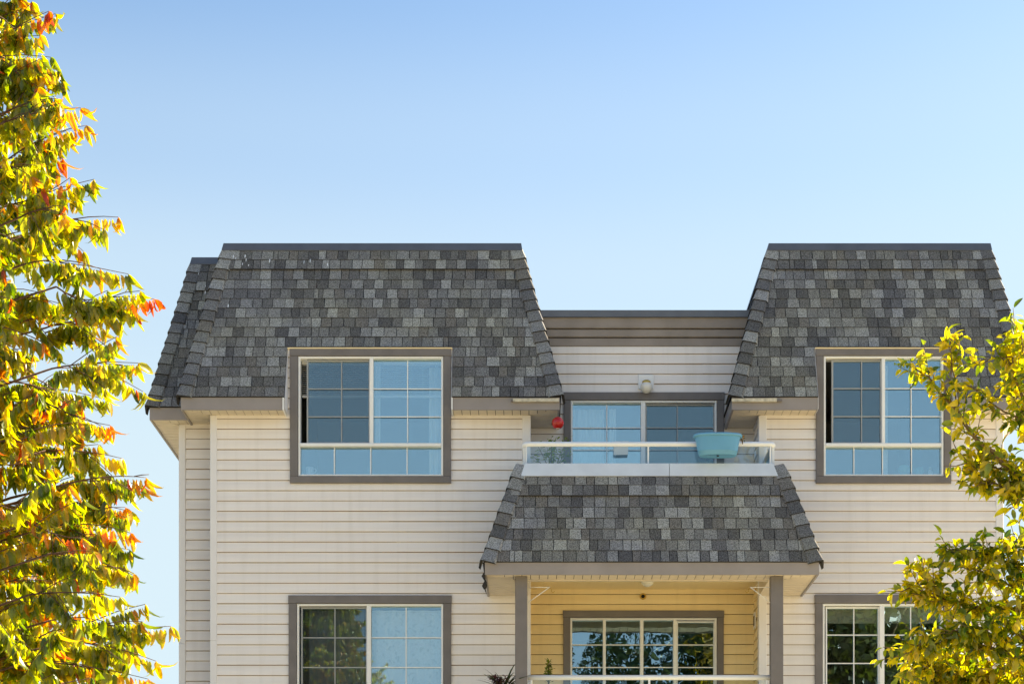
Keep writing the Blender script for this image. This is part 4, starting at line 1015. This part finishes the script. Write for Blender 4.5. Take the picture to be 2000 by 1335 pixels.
# inner sills + objects on them
for r_, fb in ((WUL, 930), (WUR, 930)):
    boxo('inner_sill', M['white'], B, r_[0]+.09, r_[1]-.09, .122, .26, Z(fb)-.0, Z(fb)+.046)
zs_ = Z(930)+.046
def mug():
    t = empty('mug', (X(605, .14), .14, zs_+.001), 'white mug on the sill of the upper left window', 'mug')
    q = MB(); q.lathe([(.001, 0), (.034, 0), (.04, .02), (.045, .085), (.041, .085), (.036, .02), (.001, .006)], (0, 0, 0), 24); q.build('cup', M['white'], t, True)
    q = MB(); q.tube([(.04, -.0, .07), (.062, 0, .072), (.07, 0, .05), (.06, 0, .028), (.038, 0, .022)], .006, 8); q.build('handle', M['white'], t, True)
mug()
TG = mat('sea green glass', (.2, .5, .45), .1, spec=.6)
for px, r, lab in ((1766, .07, 'round green glass bowl on the sill of the upper right window, near its middle'), (1795, .055, 'smaller green glass bowl on the sill of the upper right window, right of the larger')):
    q = MB(); q.lathe([(.001, 0), (r*.5, 0), (r*.95, r*.6), (r, r), (r*.85, r*1.5), (r*.6, r*1.6), (r*.55, r*1.58), (r*.9, r), (r*.4, r*.1)], (0, 0, 0), 24)
    o = q.build('glass_bowl', TG, None, True); o.location = (X(px, .16), .16, zs_+.001); tag(o, lab, 'bowl', 'green glass bowls')
t = empty('figurine', (X(1817, .14), .14, zs_+.001), 'small white figurine at the right end of the upper right window sill', 'figurine')
q = MB(); q.lathe([(.001, 0), (.03, 0), (.026, .03), (.016, .055), (.001, .06)], (0, 0, 0), 18); q.build('body', M['white'], t, True)
q = MB(); sphere(q, (0, 0, .072), .018, 16, 10); q.build('head', M['creamblind'], t, True)
# note taped on the balcony door
y = YR-.025-.01
q = MB(); a, b = P(1198.5, 888, y), P(1227.5, 861, y); q.add([(a.x, y, a.z), (b.x-.006, y, a.z+.004), (b.x, y, b.z), (a.x+.003, y, b.z-.002), (a.x, y+.001, a.z), (b.x-.006, y+.001, a.z+.004), (b.x, y+.001, b.z), (a.x+.003, y+.001, b.z-.002)], [(0,1,2,3),(7,6,5,4),(0,3,7,4),(1,5,6,2),(3,2,6,7),(0,4,5,1)])
tag(q.build('paper_note', mat('cream paper', (.92, .88, .8), .9, .02, 5)), 'small cream paper sheet stuck on the balcony door glass', 'paper')

# ------------------------------------------------------------------ street trees behind the viewer (seen in the lower windows)
cm = [LM('far olive leaf', (.06, .07, .01), .4), LM('far dark leaf', (.03, .05, .012), .3), LM('far golden leaf', (.22, .15, .01), .5, (.3, .22, .012))]
def far_mesh(seed, mi):
    r = np.random.RandomState(seed); V = []; Fc = []; mm = []
    blobs = [(r.uniform(-2.2, 2.2), r.uniform(-2.2, 2.2), r.uniform(4.5, 12.0), r.uniform(1.1, 2.2)) for _ in range(16)]
    k = 0
    for bx_, by_, bz_, br in blobs:
        for _ in range(700):
            d = r.normal(size=3); d /= np.linalg.norm(d); p = np.array([bx_, by_, bz_])+d*br*(r.rand()**.4)
            a = r.normal(size=3); a /= np.linalg.norm(a); b = np.cross(a, r.normal(size=3)); b /= np.linalg.norm(b); s = r.uniform(.08, .22)
            V += [tuple(p-a*s), tuple(p+b*s*.6), tuple(p+a*s), tuple(p-b*s*.6)]; Fc.append((k, k+1, k+2, k+3)); mm.append(mi if r.rand() < .8 else (0 if r.rand() < .5 else 1)); k += 4
    me = bpy.data.meshes.new('crown'); me.from_pydata(V, [], Fc)
    for m in cm: me.materials.append(m)
    me.polygons.foreach_set('material_index', mm); return me
crowns = [far_mesh(i, [0, 1, 2][i]) for i in range(3)]
q = MB(); q.tube([(0,0,0),(.1,0,3),(0,.1,6),(.1,0,9.5)], [.3,.22,.15,.05], 10)
for a in range(7): q.tube([(0,0,3.5+a*.7), (1.2*math.cos(a*2.4), 1.2*math.sin(a*2.4), 4.8+a*.8), (2.3*math.cos(a*2.4), 2.3*math.sin(a*2.4), 5.6+a*.9)], [.1,.06,.02], 6)
tk = q.build('trunk', M['bark2'], None, True); tkm = tk.data; bpy.data.objects.remove(tk)
far = [(-19,-52,1.15,0),(-13,-50,1.1,2),(4.7,-49,.95,1),(8.3,-48,1.05,2),(11.5,-50,1.2,0),(16.5,-51,1.15,1),(22,-50,1.1,2),(-26,-50,1.1,1),(28,-52,1.2,0)]
for i, (x, y, s, c) in enumerate(far):
    t = empty('street_tree', (x, y, 0), ['olive green tree across the road, mirrored in the lower windows', 'dark green tree across the road, mirrored in the lower windows', 'golden autumn tree across the road, mirrored in the lower windows'][c], 'tree', 'trees across the road, mirrored in the lower windows')
    t.scale = (s, s, s*(1.28 if 4 < x < 9 else 1.1)); t.rotation_euler = (0, 0, i*1.3)
    inst('trunk', tkm, t); inst('crown', crowns[c], t)
